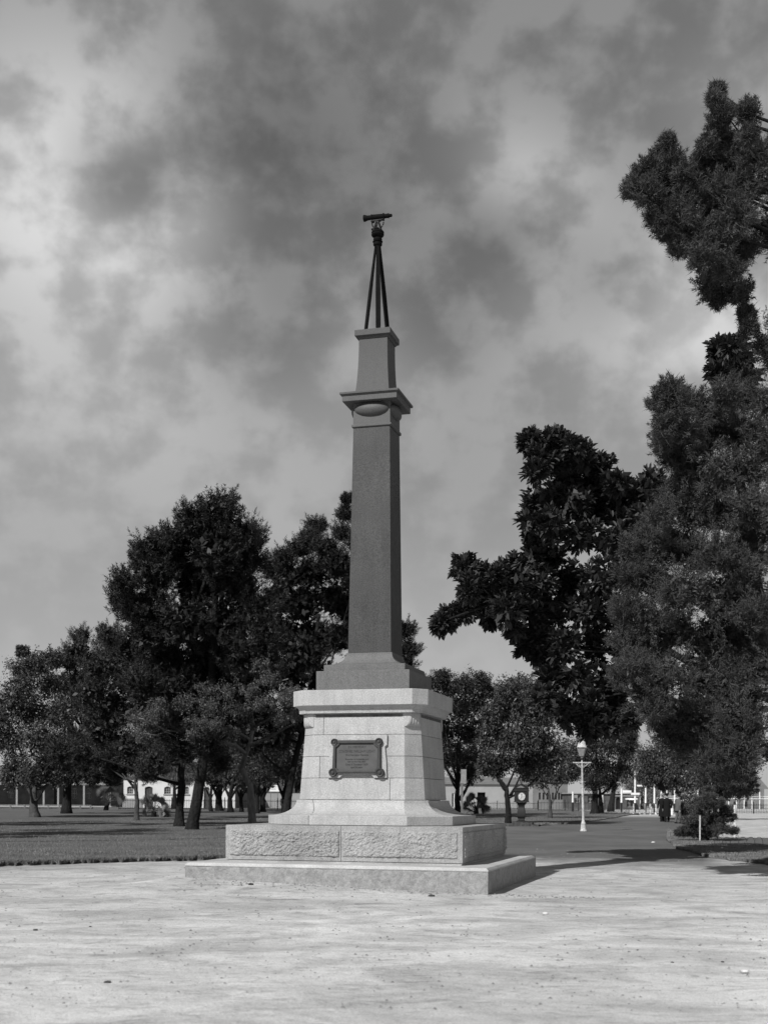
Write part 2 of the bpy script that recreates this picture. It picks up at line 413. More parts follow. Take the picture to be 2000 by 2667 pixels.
def grass(name, label, px0, px1, dfun, n, hgt, seed, spread):
    r = np.random.default_rng(seed)
    u = r.uniform(bear(px0), bear(px1), n); d = dfun(u)*(1+r.random(n)**2*spread)
    x = u*d; y = d; z = gz(x, y)+.03
    a = r.uniform(0, 2*PI, n); w = .004+.006*r.random(n)+.0002*d; h = hgt*(.5+r.random(n))
    lean = r.normal(0, .6, (n, 2))*h[:, None]
    V = np.zeros((n, 3, 3))
    V[:, 0] = np.stack([x-np.cos(a)*w, y-np.sin(a)*w, z], 1); V[:, 1] = np.stack([x+np.cos(a)*w, y+np.sin(a)*w, z], 1)
    V[:, 2] = np.stack([x+lean[:, 0], y+lean[:, 1], z+.04+h], 1)
    o = bigmesh(name, V.reshape(-1, 3), np.arange(3*n).reshape(-1, 3), M['grass'])
    stuff(o, label, 'grass'); return o
le = lambda u: np.interp(u, ul, dl)
grass('lawn_fringe', 'shaggy grass fringe along the near edge of the left lawn', -200, 1000, le, 26000, .055, 3, .012)
grass('lawn_grass', 'short grass over the left lawn behind the monument', -200, 1640, le, 90000, .03, 4, 1.6)
grass('verge_grass', 'grass on the small lawn bed at the right edge', 1738, 2300, lambda u: np.interp(u, ui, di), 40000, .028, 5, .35)

# a sunken edging strip crossing the left lawn
mb = MB(); P = [(-200, 2204), (52, 2199), (200, 2197), (350, 2195), (588, 2189), (800, 2184)]
pts = [at(p, gdist(p, q)) for p, q in P]
for a, b in zip(pts[:-1], pts[1:]):
    mb.add([(a[0], a[1]-.10, a[2]+.088), (b[0], b[1]-.10, b[2]+.088), (b[0], b[1]+.12, b[2]+.088), (a[0], a[1]+.12, a[2]+.088)], [(0, 1, 2, 3)])
struct(mb.build('drain_strip', M['bark_mid']))

# ---------------------------------------------------------------- the monument
mon = thing('monument', 'tall pale granite obelisk with bronze plaque, crowned by a surveying instrument on a tripod', 'monument', (-.1844, 23, 0), ANG)
def octa(w, c): return [(-w+c, -w), (w-c, -w), (w, -w+c), (w, w-c), (w-c, w), (-w+c, w), (-w, w-c), (-w, -w+c)]
def sq(w): return [(-w, -w), (w, -w), (w, w), (-w, w)]
def ring(poly, z): return [(x, y, z) for x, y in poly]
def sqloft(prof, name, m, parent=mon, bevel=.006, smooth=False):
    mb = MB(); mb.loft([ring(sq(w), z) for w, z in prof]); return mb.build(name, m, parent, smooth, bevel)
def octloft(prof, name, m, parent=mon, bevel=.006, smooth=False):
    mb = MB(); mb.loft([ring(octa(w, c), z) for w, c, z in prof]); return mb.build(name, m, parent, smooth, bevel)

def gridface(mb, o, u, v, nu, nv, hf, nrm):
    """displaced rectangular face: origin o, edges u, v; hf(s,t) height along nrm (s,t in metres)"""
    o, u, v, nrm = map(np.array, (o, u, v, nrm)); lu = np.linalg.norm(u); lv = np.linalg.norm(v)
    s, t = np.meshgrid(np.linspace(0, 1, nu), np.linspace(0, 1, nv), indexing='ij')
    h = hf(s*lu, t*lv, lu, lv)
    V = o+s[..., None]*u+t[..., None]*v+h[..., None]*nrm
    i = (np.arange(nu-1)[:, None]*nv+np.arange(nv-1)[None]).ravel()
    mb.add(V.reshape(-1, 3), np.stack([i, i+nv, i+nv+1, i+1], 1))
# step slab: smoothed cement top, worn rendered sides
slab = MB()
slab.loft([ring(sq(2.585), .372), ring(sq(2.589), .392), ring(sq(2.55), .435), ring(sq(1.9), .437)])
sl = slab.build('step_slab', M['concrete'], mon, False, .008)
side = MB()
def chips(s, t, L, H):
    edge = np.exp(-t/.10)+.35*np.exp(-(H-t)/.03)
    k = fbm(s*3.2, t*5+7, L, 5)
    return -.03*edge*np.clip(k+.3, 0, 1)-.010*np.clip(fbm(s*7, t*8, 2.0, 4), 0, 1)
w = 2.58
for (o, u, nrm) in (((-w, -w), (2*w, 0), (0, -1)), ((w, -w), (0, 2*w), (1, 0)), ((w, w), (-2*w, 0), (0, 1)), ((-w, w), (0, -2*w), (-1, 0))):
    gridface(side, (*o, -.12), (*u, 0), (0, 0, .494), 260, 26, chips, (*nrm, 0))
s2 = side.build('step_side', M['concrete_side'], sl)
# plinth of rock-faced stones
pl = MB(); pl.box(-1.98, 1.98, -1.98, 1.98, .43, 1.0)
plinth = pl.build('plinth', M['mortar'], mon)
bed = MB(); bed.loft([ring(sq(2.035), .43), ring(sq(2.05), .468)]); bed.build('bedding_course', M['concrete'], plinth)
def rockstone(half, sideno, seed):
    mb = MB(); L0, L1 = (-2.062, -.004) if half == 0 else (.004, 2.062)
    z0, z1 = .476, 1.062
    if sideno == 1:
        L0, L1 = (-2.062, 1.72) if half == 0 else (1.73, 2.062)
    def rf(s, t, L, H):
        ml = .085 if (half == 0 and sideno == 0) else .03
        mr_ = .085 if (half == 1 and sideno == 0) else .03
        mt, mbm = .085, .07
        if sideno: ml = .05
        k = np.minimum.reduce([np.clip((s-ml)/.012, 0, 1), np.clip((L-s-mr_)/.012, 0, 1), np.clip((t-mbm)/.015, 0, 1), np.clip((H-t-mt)/.012, 0, 1)])
        n = fbm(s*4.5+seed, t*6, seed, 3)*.5+np.abs(fbm(s*14+seed, t*18, seed+2, 4))*1.1+.35*fbm(s*34, t*40, seed, 2)
        return k*(.018+.034*n)
    gridface(mb, (L0, -2.062, z0), (L1-L0, 0, 0), (0, 0, z1-z0), int((L1-L0)*75)+4, 44, rf, (0, -1, 0))
    # back and sides of the stone
    a0 = L0+(.07 if L0 < -2 else 0); a1 = L1-(.07 if L1 > 2 else 0)
    V = [(L0, -2.062, z0), (L1, -2.062, z0), (a1, -1.985, z0), (a0, -1.985, z0), (L0, -2.062, z1), (L1, -2.062, z1), (a1, -1.5, z1), (a0, -1.5, z1)]
    V[6] = (L1-(.562 if L1 > 2 else 0), -1.5, z1); V[7] = (L0+(.562 if L0 < -2 else 0), -1.5, z1)
    V[2] = (L1-(.562 if L1 > 2 else 0), -1.5, z0); V[3] = (L0+(.562 if L0 < -2 else 0), -1.5, z0)
    mb.add(V, [(0, 3, 2, 1), (4, 5, 6, 7), (1, 2, 6, 5), (3, 0, 4, 7)])
    o = mb.build('stone', M['granite_rough'], plinth); o.rotation_euler.z = sideno*PI/2
    return o
for sn in range(4):
    for h in (0, 1): rockstone(h, sn, 3.7*sn+11.3*h+1)
top = MB(); top.box(-1.6, 1.6, -1.6, 1.6, .99, 1.064); top.build('plinth_top', M['granite'], plinth)
# spreading octagonal foot of the pedestal, in stones
ped = MB(); ped.loft([ring(octa(1.60, .6), 1.07), ring(octa(1.60, .6), 1.2), ring(octa(1.12, .30), 1.205), ring(octa(1.05, .26), 1.5), ring(octa(1.05, .26), 3.0)])
pedestal = ped.build('pedestal', M['mortar'], mon)
def clip(poly, a, b, c):
    """keep a*x+b*y<=c"""
    out = []
    for i in range(len(poly)):
        p, q = poly[i], poly[(i+1) % len(poly)]
        dp, dq = a*p[0]+b*p[1]-c, a*q[0]+b*q[1]-c
        if dp <= 0: out.append(p)
        if dp*dq < 0:
            t = dp/(dp-dq); out.append((p[0]+(q[0]-p[0])*t, p[1]+(q[1]-p[1])*t))
    return out
def stones(levels, xf, xb, yc, name='stone', m=M['granite'], gap=.0025, bev=.008):
    """one course cut into four stones"""
    for (sx, xc, sy) in ((1, xf, 1), (-1, xf, 1), (1, xb, -1), (-1, xb, -1)):
        rings = []
        for w, c, z in levels:
            cut = xc if not callable(xc) else xc(z)
            P = octa(w, c); P = clip(P, sx, 0, sx*cut-gap); P = clip(P, 0, sy, sy*yc-gap); rings.append(ring(P, z))
        if len({len(r) for r in rings}) > 1: raise SystemExit('uneven stone rings')
        mb = MB(); mb.loft(rings); mb.build(name, m, pedestal, False, bev)
fl = []
for i in range(9):
    t = i/8; # concave sweep from the wide foot up to the die
    a = t*PI/2
    wv = 1.668-(1.668-1.205)*math.sin(a)**.95; zv = 1.228+(1.496-1.228)*(1-math.cos(a))
    fl.append((wv, .645-(.645-.345)*math.sin(a), zv))
stones([(1.677, .648, 1.068), (1.677, .648, 1.226)]+fl, lambda z: -.705 if z < 1.24 else -.705-(z-1.24)*.33, .7, .8)
def die(z):
    t = (z-1.5)/(2.641-1.5); return 1.150+(1.071-1.150)*t, .293+(.246-.293)*t
zs = [1.5, 1.88, 2.26, 2.64, 3.016]
for k, (xf, xb) in enumerate(((.59, -.5), (-.694, .6), (0.0, .1), (-.641, .5))):
    a, b = zs[k]+.0025, zs[k+1]-.0025
    stones([(*die(a), a), (*die(b), b)], xf, xb, .74)
# fluted corner brackets
def bracket(q):
    nu, nv = 26, 14; V = []; F = []
    z0, z1 = 2.775, 3.014
    for j in range(nv+1):
        t = j/nv
        z = z0+(z1-z0)*t
        cpull = math.sqrt(max(0, 1-(1-t)**2))       # quarter-round underside
        wd, cdie = die(z)
        cfull = .125; c = cdie-(cdie-cfull)*min(1, cpull*1.02)
        w2 = wd+.004
        A = np.array([w2-c, -w2]); B = np.array([w2, -w2+c])
        for i in range(nu+1):
            s = i/nu; p = A+(B-A)*s
            f = -.012*abs(math.cos(s*PI*4))**.7*min(1, t*4+.15)+.012 if 0.04 < s < .96 else 0
            out = np.array([1, -1])/math.sqrt(2)
            p = p+out*f*min(1, 3*t+.1)
            V.append((p[0], p[1], z))
    for j in range(nv):
        for i in range(nu):
            a = j*(nu+1)+i; F.append((a, a+1, a+nu+2, a+nu+1))
    # under lip and core behind
    wd, cdie = die(z0); n0 = len(V)
    for (x, y) in ((wd-cdie-.02, -wd+.01), (wd-.01, -wd+cdie+.02)): V.append((x, y, z0-.012))
    mb = MB(); mb.add(V, F)
    wd, c = die(z1)
    mb.loft([ring([(wd-cdie-.0, -wd+.003), (wd-.126, -wd+.003), (wd-.003, -wd+.126), (wd-.003, -wd+cdie), (wd-.2, -wd+.2)], z) for z in (2.93, 3.013)])
    # cheeks closing the scroll to the faces of the die
    for sgn in (0, 1):
        pts = []
        for j in range(nv+1):
            pts.append(V[j*(nu+1)+(0 if sgn == 0 else nu)])
        wt, ct = die(z1)
        base = (wt-ct, -wt-.004+.0, z1) if sgn == 0 else (wt+.004, -wt+ct, z1)
        mb.add(pts+[base], [tuple(range(nv+2))])
    o = mb.build('bracket', M['granite'], pedestal, False); o.rotation_euler.z = q*PI/2
    o.data.shade_smooth(); o.data.set_sharp_from_angle(angle=rad(50))
for q in range(4): bracket(q)
# tablet stone behind the plaque; follows the batter of the front face
tilt = math.atan2(.079, 1.141)
def fronty(z): return -die(z)[0]
def frontprism(poly, back, front, name, m, parent, bevel=.003):
    mb = MB()
    mb.loft([[(x, fronty(z)+back, z) for x, z in poly], [(x, fronty(z)-front, z) for x, z in poly]])
    return mb.build(name, m, parent, False, bevel)
tp = [(-.53, 1.884), (-.31, 1.884), (-.285, 1.915), (-.25, 1.93), (.25, 1.93), (.285, 1.915), (.31, 1.884), (.538, 1.884), (.525, 2.15), (.495, 2.40), (.495, 2.43), (.53, 2.455), (.53, 2.634),
      (-.53, 2.634), (-.53, 2.455), (-.495, 2.43), (-.495, 2.40), (-.52, 2.15)]
tablet = frontprism(tp, .02, .045, 'tablet', M['granite'], pedestal)
fz = lambda z: fronty(z)-.045
def tabprism(poly, d0, d1, name, m, parent, bevel=.004):
    mb = MB(); mb.loft([[(x, fz(z)-d0, z) for x, z in poly], [(x, fz(z)-d1, z) for x, z in poly]]); return mb.build(name, m, parent, False, bevel)
plaque = tabprism([(-.40, 2.0), (.40, 2.0), (.40, 2.50), (-.40, 2.50)], 0, .022, 'plaque', M['bronze_field'], mon)
plaque['label'] = 'dark bronze plaque with raised frame and scrolled corners'
def fr(poly): return tabprism(poly, .0, .058, 'frame', M['bronze'], plaque, .012)
fr([(-.36, 2.482), (.36, 2.482), (.36, 2.540), (-.36, 2.540)])
fr([(-.36, 1.966), (.36, 1.966), (.36, 2.012), (-.36, 2.012)])
fr([(-.435, 2.02), (-.372, 2.02), (-.376, 2.50), (-.425, 2.50)]); fr([(.376, 2.02), (.437, 2.02), (.425, 2.50), (.376, 2.50)])
for (cx_, cz, r) in ((-.41, 2.507, .062), (.393, 2.510, .065), (-.423, 1.975, .074), (.424, 1.975, .078)):
    n = 22; mb = MB()
    prof = [(r, 0), (r, .052), (r*.86, .066), (r*.68, .062), (r*.60, .050), (r*.42, .050), (r*.34, .066), (.004, .070)]
    yb = fz(cz)
    mb.loft([[(cx_+a*math.cos(2*PI*i/n), yb-h, cz+a*math.sin(2*PI*i/n)) for i in range(n)] for a, h in prof])
    mb.build('rosette', M['bronze'], plaque, 'auto')
    # little scrolled shoulder by each rosette
    sx = 1 if cx_ > 0 else -1; sz = 1 if cz > 2.3 else -1
    k = .8
    tabprism([(cx_-sx*.005, cz-sz*.0), (cx_-sx*.11, cz-sz*.01), (cx_-sx*.085, cz-sz*.055), (cx_-sx*.05, cz-sz*.085), (cx_-sx*.0, cz-sz*.12)][::(1 if sx*sz > 0 else -1)], .0, .050, 'scroll', M['bronze'], plaque, .008)
def textmesh(txt, size, cx_, cz, parent, yf, name, m, depth=.004, sxy=1.0):
    cu = bpy.data.curves.new(name, 'FONT'); cu.body = txt; cu.size = size; cu.align_x = 'CENTER'; cu.extrude = depth; cu.resolution_u = 3
    ob = bpy.data.objects.new(name, cu); col.objects.link(ob)
    dg = bpy.context.evaluated_depsgraph_get(); dg.update()
    me = bpy.data.meshes.new_from_object(ob.evaluated_get(dg)); bpy.data.objects.remove(ob)
    V = np.zeros(len(me.vertices)*3); me.vertices.foreach_get('co', V); V = V.reshape(-1, 3)
    z = cz+V[:, 1]; out = np.stack([cx_+V[:, 0]*sxy, yf(z)-V[:, 2]-depth*.5, z], 1)
    me.vertices.foreach_set('co', out.ravel()); me.update(); me.materials.clear(); me.materials.append(m)
    o = bpy.data.objects.new(name, me); col.objects.link(o); o.parent = parent; return o
pf = lambda z: np.array([fz(q)-.022 for q in np.atleast_1d(z)])
for txt, size, cz, sx in (('IN MEMORY', .058, 2.402, 1.05), ('COLONEL WILLIAM LIGHT', .066, 2.325, .84), ('First Surveyor General', .044, 2.268, 1.0),
                      ('Founder of Adelaide and', .040, 2.195, 1.05), ('laid out the City 1837', .036, 2.155, 1.0), ('Died 6 October 1839', .046, 2.102, 1.0), ('aged 54 years', .038, 2.055, 1.0)):
    textmesh(txt, size, 0, cz, plaque, pf, 'lettering', M['lettering'], .003, sx)['kind'] = 'stuff'
# cornice
octloft([(1.122, .150, 3.016), (1.122, .150, 3.03), (1.125, .155, 3.06), (1.137, .17, 3.095), (1.160, .19, 3.122), (1.195, .215, 3.140), (1.205, .22, 3.1445)], 'cove', M['granite'], mon, .0, 'auto')
octloft([(1.228, .231, 3.145), (1.229, .231, 3.417), (.98, .08, 3.424)], 'cornice', M['granite'], mon, .008)
sqloft([(.853, 3.418), (.853, 3.786)], 'upper_step', M['granite2'], mon)
mb = MB(); prof = [(.746, 3.787), (.746, 3.904)]
for i in range(1, 10):
    a = i/9*PI/2; prof.append((.742-.317*math.sin(a), 3.906+.232*(1-math.cos(a))))
prof.append((.425, 4.146))
mb.loft([ring(sq(w), z) for w, z in prof]); mb.build('cavetto_step', M['granite2'], mon, 'auto', .004)
sqloft([(.403, 4.147), (.343, 8.22)], 'shaft', M['shaft'], mon, .008)
cap = sqloft([(.352, 8.222), (.370, 8.237), (.370, 8.277), (.346, 8.282), (.343, 8.664)], 'capital', M['capital'], mon, .004)
for q in range(4):
    mb = MB(); R = []; n, k = 26, 12
    for j in range(k+1):
        b = -PI/2+PI*j/k; R.append([(.325*math.cos(b)*math.cos(2*PI*i/n), .105*math.cos(b)*math.sin(2*PI*i/n), .125*math.sin(b)) for i in range(n)])
    mb.loft(R); o = mb.build('cushion', M['capital'], cap, True)
    o.location = Matrix.Rotation(q*PI/2, 3, 'Z') @ Vector((0, -.338, 8.548)); o.rotation_euler.z = q*PI/2
sqloft([(.500, 8.663), (.507, 8.668), (.507, 8.768), (.512, 8.776), (.545, 8.786), (.547, 8.822), (.36, 8.830)], 'abacus', M['capital'], mon, .004)
prof = []
for i in range(13):
    t = i/12; prof.append((.268+.052*(1-t)**2.2, 8.826+(9.846-8.826)*t))
mb = MB(); mb.loft([ring(sq(w), z) for w, z in prof]); mb.build('upper_shaft', M['upper'], mon, 'auto', .004)
sqloft([(.272, 9.847), (.280, 9.85), (.298, 9.876), (.312, 9.884), (.333, 9.897), (.333, 10.0)], 'cap_stone', M['upper'], mon, .004)

# surveying instrument on its tripod
head = MB()
Z = lambda y: 1.5+(CYP-(545+y/16.59))/FPX*23.0
k = .000423
head.lathe([(r*k, Z(y)) for r, y in ((110, 1640), (140, 1585), (188, 1550), (196, 1500), (188, 1450), (120, 1428), (120, 1418), (214, 1412), (222, 1396), (212, 1380), (135, 1372), (180, 1350),
           (194, 1300), (182, 1250), (130, 1226), (120, 1205), (190, 1190), (255, 1150), (278, 1100), (268, 1056), (240, 1046), (270, 1030), (276, 985), (240, 940), (150, 905), (60, 896))], 22)
theo = head.build('theodolite', M['iron'], mon, 'auto'); theo['label'] = 'black metal telescope level with turned collar on a tripod'
apex = Z(1560)
for adeg, wd, th in ((170, .060, .045), (290, .088, .04), (50, .072, .05)):
    a = rad(adeg); mb = MB(); f0 = (.245*math.cos(a), .245*math.sin(a), 10.0); t0 = (.035*math.cos(a), .035*math.sin(a), apex+.03)
    tdir = (math.cos(a), math.sin(a), 0)
    d = (Vector(t0)-Vector(f0)).normalized(); A = Vector((-math.sin(a), math.cos(a), 0)); B = d.cross(A).normalized()
    rings = []
    for tt, kk in ((0, .7), (.04, 1), (.45, 1.0), (1, .62)):
        c = Vector(f0).lerp(Vector(t0), tt); rings.append([tuple(c+A*sx*wd/2*kk+B*sy*th/2*kk) for sx, sy in ((1, 1), (-1, 1), (-1, -1), (1, -1))])
    mb.loft(rings); mb.build('tripod_leg', M['iron'], theo)
# standards, limb arc, beam, knobs, telescope (axis along the monument's front, turned a little)
RZ = rad(1.0)
def px2l(x, y): return ((x-862)*k*1.0, Z(y))
mb = MB()
for yo in (-.035, .035):
    for sx in (-1, 1): mb.tube([(sx*.065, yo*1.4, Z(930)), (sx*.014, yo, Z(520))], [.017, .014], 6)
mb.box(-.125, .118, -.016, .016, Z(480), Z(432)); mb.build('standard', M['gunmetal'], theo, False, 0, None, RZ)
mb = MB(); arc = []
for i in range(15):
    a = PI+PI*i/14; arc.append((.108*math.cos(a), 0, Z(565)+.115*math.sin(a)))
mb.tube(arc, .0125, 6); mb.build('limb_arc', M['gunmetal'], theo, True, 0, None, RZ)
for (x, y, r) in ((655, 865, .02), (950, 525, .02), (660, 545, .022), (1090, 500, .016), (850, 840, .018)):
    lx, lz = px2l(x, y); mb = MB(); mb.tube([(lx-.022, -.03, lz), (lx+.028, -.03, lz)], [r, r], 10); mb.build('screw_knob', M['iron'], theo, 'auto', 0, None, RZ)
for sx in (590, 1120):
    lx, lz = px2l(sx, 440 if sx < 800 else 395); mb = MB(); mb.box(lx-.014, lx+.014, -.02, .02, Z(500), Z(300)); mb.build('yoke', M['gunmetal'], theo, False, 0, None, RZ)
pr = [(240, 118), (262, 128), (300, 124), (420, 90), (560, 86), (572, 112), (605, 116), (625, 104), (800, 100), (1080, 96), (1098, 116), (1135, 118), (1150, 84), (1300, 80), (1312, 92), (1345, 92), (1355, 62), (1450, 60), (1482, 44), (1490, 10)]
mb = MB(); n = 18; zt = Z(318)
mb.loft([[((x-862)*k*1.02, r*1.12*k*math.cos(2*PI*i/n), zt+r*1.12*k*math.sin(2*PI*i/n)) for i in range(n)] for x, r in pr])
mb.build('telescope', M['iron'], theo, 'auto', 0, None, RZ)

# ---------------------------------------------------------------- foliage
def rand_dirs(n, r):
    v = r.normal(size=(n, 3)); return v/np.linalg.norm(v, axis=1, keepdims=True)
def unit(v): return v/np.maximum(np.linalg.norm(v, axis=-1, keepdims=True), 1e-9)
def blades(P, Dr, L, Wd, r, droop=0.0):
    """thin triangles"""
    n = len(P); side = unit(np.cross(Dr, rand_dirs(n, r)))
    V = np.zeros((n, 3, 3)); V[:, 0] = P-side*Wd[:, None]; V[:, 1] = P+side*Wd[:, None]
    V[:, 2] = P+Dr*L[:, None]; V[:, 2, 2] -= droop*L
    return V.reshape(-1, 3)
def diamonds(P, Dr, L, Wd, r, fold=True):
    """leaf quads, widest in the middle"""
    n = len(P); side = unit(np.cross(Dr, rand_dirs(n, r)*.8+np.array([0, 0, .9])))
    V = np.zeros((n, 4, 3)); V[:, 0] = P; V[:, 1] = P+Dr*(L*.48)[:, None]+side*Wd[:, None]
    V[:, 2] = P+Dr*L[:, None]; V[:, 3] = P+Dr*(L*.48)[:, None]-side*Wd[:, None]
    V[:, 2, 2] -= .12*L
    return V.reshape(-1, 3)
def clumps(lobes, per, r, shell=.35):
    """clump centres and outward directions near the skins of the lobes"""
    C = []; O = []; S = []
    for (x, y, z, rx, ry, rz) in lobes:
        n = max(3, int(per))
        d = rand_dirs(n, r); rr = (1-shell*r.random(n)**1.6)[:, None]
        lump = 1+.26*vnoise(d[:, 0]*2.6+x, d[:, 1]*2.6+y, d[:, 2]*2.6+z)+.10*r.normal(size=n)
        C.append(np.array([x, y, z])+d*np.array([rx, ry, rz])*rr*lump[:, None]); O.append(d); S.append(np.full(n, min(rx, rz)))
    return np.concatenate(C), np.concatenate(O), np.concatenate(S)
def crown(name, lobes, kind, m, parent, base, seed, dens=1.0):
    r = np.random.default_rng(seed); lobes = [tuple(np.array(l, float)) for l in lobes]
    area = np.mean([l[3]*l[5] for l in lobes])
    if kind in ('pine', 'feather'):
        per, sh, nb, L0m, nl, nw, js = (60, .35, 36, .60, .17, .015, .035) if kind == 'pine' else (42, .6, 66, .60, .085, .0070, .024)
        C, O, S = clumps(lobes, per*dens, r, sh)
        up = unit(O*.8+np.array([0, 0, .8 if kind == 'pine' else .5])+rand_dirs(len(C), r)*.25)
        t = r.random((len(C), nb)); L0 = np.minimum(S*1.1, L0m)*(.6+.6*r.random(len(C)))
        stem = C[:, None]+up[:, None]*((t-.25)*L0[:, None])[..., None]
        taper = (1.15-t).reshape(-1, 1)
        P = stem.reshape(-1, 3)+r.normal(size=(len(C)*nb, 3))*js*taper*2; n = len(P)
        Dd = unit(np.repeat(up, nb, 0)*.9+rand_dirs(n, r)*.9)
        V = blades(P, Dd, nl*(.5+r.random(n))*(.5+taper[:, 0]*.7), nw*(.7+.6*r.random(n)), r); k = 3
    elif kind == 'leaf':
        C, O, S = clumps(lobes, 60*dens, r, .45); nb = 16
        P = np.repeat(C, nb, 0)+r.normal(size=(len(C)*nb, 3))*np.repeat(np.minimum(S, 1.4), nb)[:, None]*.13; n = len(P)
        Dd = unit(np.repeat(O, nb, 0)*.5+rand_dirs(n, r)*.9+np.array([0, 0, -.2]))
        V = diamonds(P, Dd, .15*(.6+.8*r.random(n)), .036*(.7+.6*r.random(n)), r); k = 4
    elif kind == 'fine':
        C, O, S = clumps(lobes, 50*dens, r, .8); nb = 26
        P = np.repeat(C, nb, 0)+r.normal(size=(len(C)*nb, 3))*np.repeat(np.minimum(S, 1.2), nb)[:, None]*.16; n = len(P)
        Dd = rand_dirs(n, r)
        V = diamonds(P, Dd, .065*(.6+.8*r.random(n)), .017*(.7+.6*r.random(n)), r); k = 4
    elif kind == 'droop':
        C, O, S = clumps(lobes, 60*dens, r, .5); nb = 18
        P = np.repeat(C, nb, 0)+r.normal(size=(len(C)*nb, 3))*np.repeat(np.minimum(S, 1.2), nb)[:, None]*.14; n = len(P)
        Dd = unit(np.array([0, 0, -1.])+rand_dirs(n, r)*.35)
        V = blades(P, Dd, .30*(.6+.8*r.random(n)), np.full(n, .016), r); k = 3
    # loose inner foliage keeps the heart of the crown from being see-through
    if kind != 'fine':
        Q = []; q_ = {'pine': 560, 'feather': 420}.get(kind, 230)
        for (x, y, z, rx, ry, rz) in lobes:
            n2 = int(q_*dens)+8; d = rand_dirs(n2, r)*(r.random(n2)[:, None]**.5)*.68; Q.append(np.array([x, y, z])+d*np.array([rx, ry, rz]))
        Q = np.concatenate(Q); n2 = len(Q); s = np.repeat([min(l[3], l[5]) for l in lobes], int(q_*dens)+8)
        VI = diamonds(Q, rand_dirs(n2, r), s*(.34 if kind == 'pine' else .25), s*(.10 if kind == 'pine' else .065), r)
        if k == 3:
            VI = VI.reshape(-1, 4, 3); VI = np.concatenate([VI[:, [0, 1, 2]], VI[:, [0, 2, 3]]], 1).reshape(-1, 3)
        V = np.concatenate([V, VI])
    V = V-np.array(base); F = np.arange(len(V)).reshape(-1, k)
    return bigmesh(name, V, F, m, parent)
def lobes_from(spec, d, depth, seed, sq_=.85, back=True):
    """crown lumps given by bearing/height at distance d, staggered in depth"""
    r = random.Random(seed); out = []
    for (px, py, rp) in spec:
        dd = d+r.uniform(-depth, depth); x, y, z = at(px, dd, py); R = rp/FPX*dd
        out.append((x, y, z, R*1.08, R*1.15, R*sq_*1.08))
        if back:
            d2 = d+r.uniform(.3, 1.0)*depth*1.3; x, y, z = at(px+r.uniform(-.3, .3)*rp, d2, py+r.uniform(0, .3)*rp); R = .8*rp/FPX*d2
            out.append((x, y, z, R, R, R*sq_))
    return out
FWD = {27: 9.0}
def tree(name, label, trunkpts, d, rad0, spec, kind, fm, bm, seed, depth=2.0, dens=1.0, group=None, limbs=6, forks=(), back=True, sq_=.9, cat='tree'):
    """trunkpts: (px, py) up the trunk, first on the ground"""
    b = at(trunkpts[0][0], d); root = thing(name, label, cat, b, 0, group); fwd_ = FWD.get(seed, 0)
    r = random.Random(seed); pts = [(b[0], b[1], b[2]-.15)]
    pts += [at(px, d+.25*r.uniform(-1, 1), py) for px, py in trunkpts[1:]]
    rel = lambda p: (p[0]-b[0], p[1]-b[1], p[2]-b[2])
    P = [rel(p) for p in pts]; n = len(P); mb = MB()
    fine = []; 
    for i in range(n-1):
        for j in range(4): fine.append(Vector(P[i]).lerp(Vector(P[i+1]), j/4)+Vector((r.uniform(-1, 1), r.uniform(-1, 1), 0))*rad0*.12)
    fine.append(Vector(P[-1])); N = len(fine)
    rs = [rad0*(1.0-.62*i/(N-1)) for i in range(N)]; rs[0] = rad0*1.45; rs[1] = rad0*1.1
    mb.tube(fine, rs, 9)
    lob = lobes_from(spec, d-fwd_*.93, depth, seed, sq_, back)
    tops = fine[N//3:]
    pick = r.sample(lob, min(limbs, len(lob)))
    for l in pick:
        s = r.choice(tops); e_ = Vector(rel(l[:3])); mid = s.lerp(e_, .5)+Vector((r.uniform(-.3, .3), r.uniform(-.3, .3), r.uniform(-.4, .1)))
        mb.tube([s, s.lerp(mid, .5)+Vector((0, 0, -.08)), mid, e_], [rad0*.36, rad0*.3, rad0*.22, rad0*.08], 6)
    for path, r0 in forks:
        q = [Vector(rel(at(px, d+.12*i*r.uniform(-1, 1)-fwd_*min(1, (math.hypot(px-650, py-1960)/240)), py))) for i, (px, py) in enumerate(path)]
        mb.tube(q, [r0*(1-.75*i/(len(q)-1)) for i in range(len(q))], 7)
    mb.build('trunk', bm, root, True)
    if lob: crown('crown', lob, kind, fm, root, b, seed, dens)
    return root
GP = 'pines grouped on the left lawn'; GL = 'leafy trees along the far side of the lawn'; GR = 'trees between the monument and the street lamp'
tree('pine_tree', 'tallest dark pine, left of the monument shaft, with a leaning thick trunk', [(498, 2176), (512, 2100), (528, 1990), (545, 1850), (560, 1600), (570, 1420)], 54, .28,
     [(575, 1322, 48), (500, 1350, 42), (545, 1372, 50), (470, 1400, 48), (615, 1390, 55), (660, 1402, 34), (430, 1412, 40), (390, 1430, 42), (372, 1462, 26), (560, 1440, 70), (640, 1450, 45), (470, 1470, 60), (400, 1500, 52),
      (520, 1520, 75), (610, 1520, 70), (322, 1515, 30), (318, 1560, 30), (345, 1590, 38), (400, 1570, 55), (390, 1640, 60), (480, 1620, 80), (580, 1620, 80), (660, 1600, 60), (345, 1690, 45), (430, 1720, 70),
      (540, 1710, 70), (700, 1660, 50), (630, 1700, 60), (430, 1730, 60), (460, 1790, 60), (560, 1800, 66), (640, 1790, 56), (520, 1880, 60), (600, 1880, 50), (440, 1880, 50), (690, 1740, 45), (370, 1780, 45), (540, 1945, 36), (480, 1950, 34)], 'pine', M['pine'], M['bark'], 21, 2.2, 1.0, GP, 9)
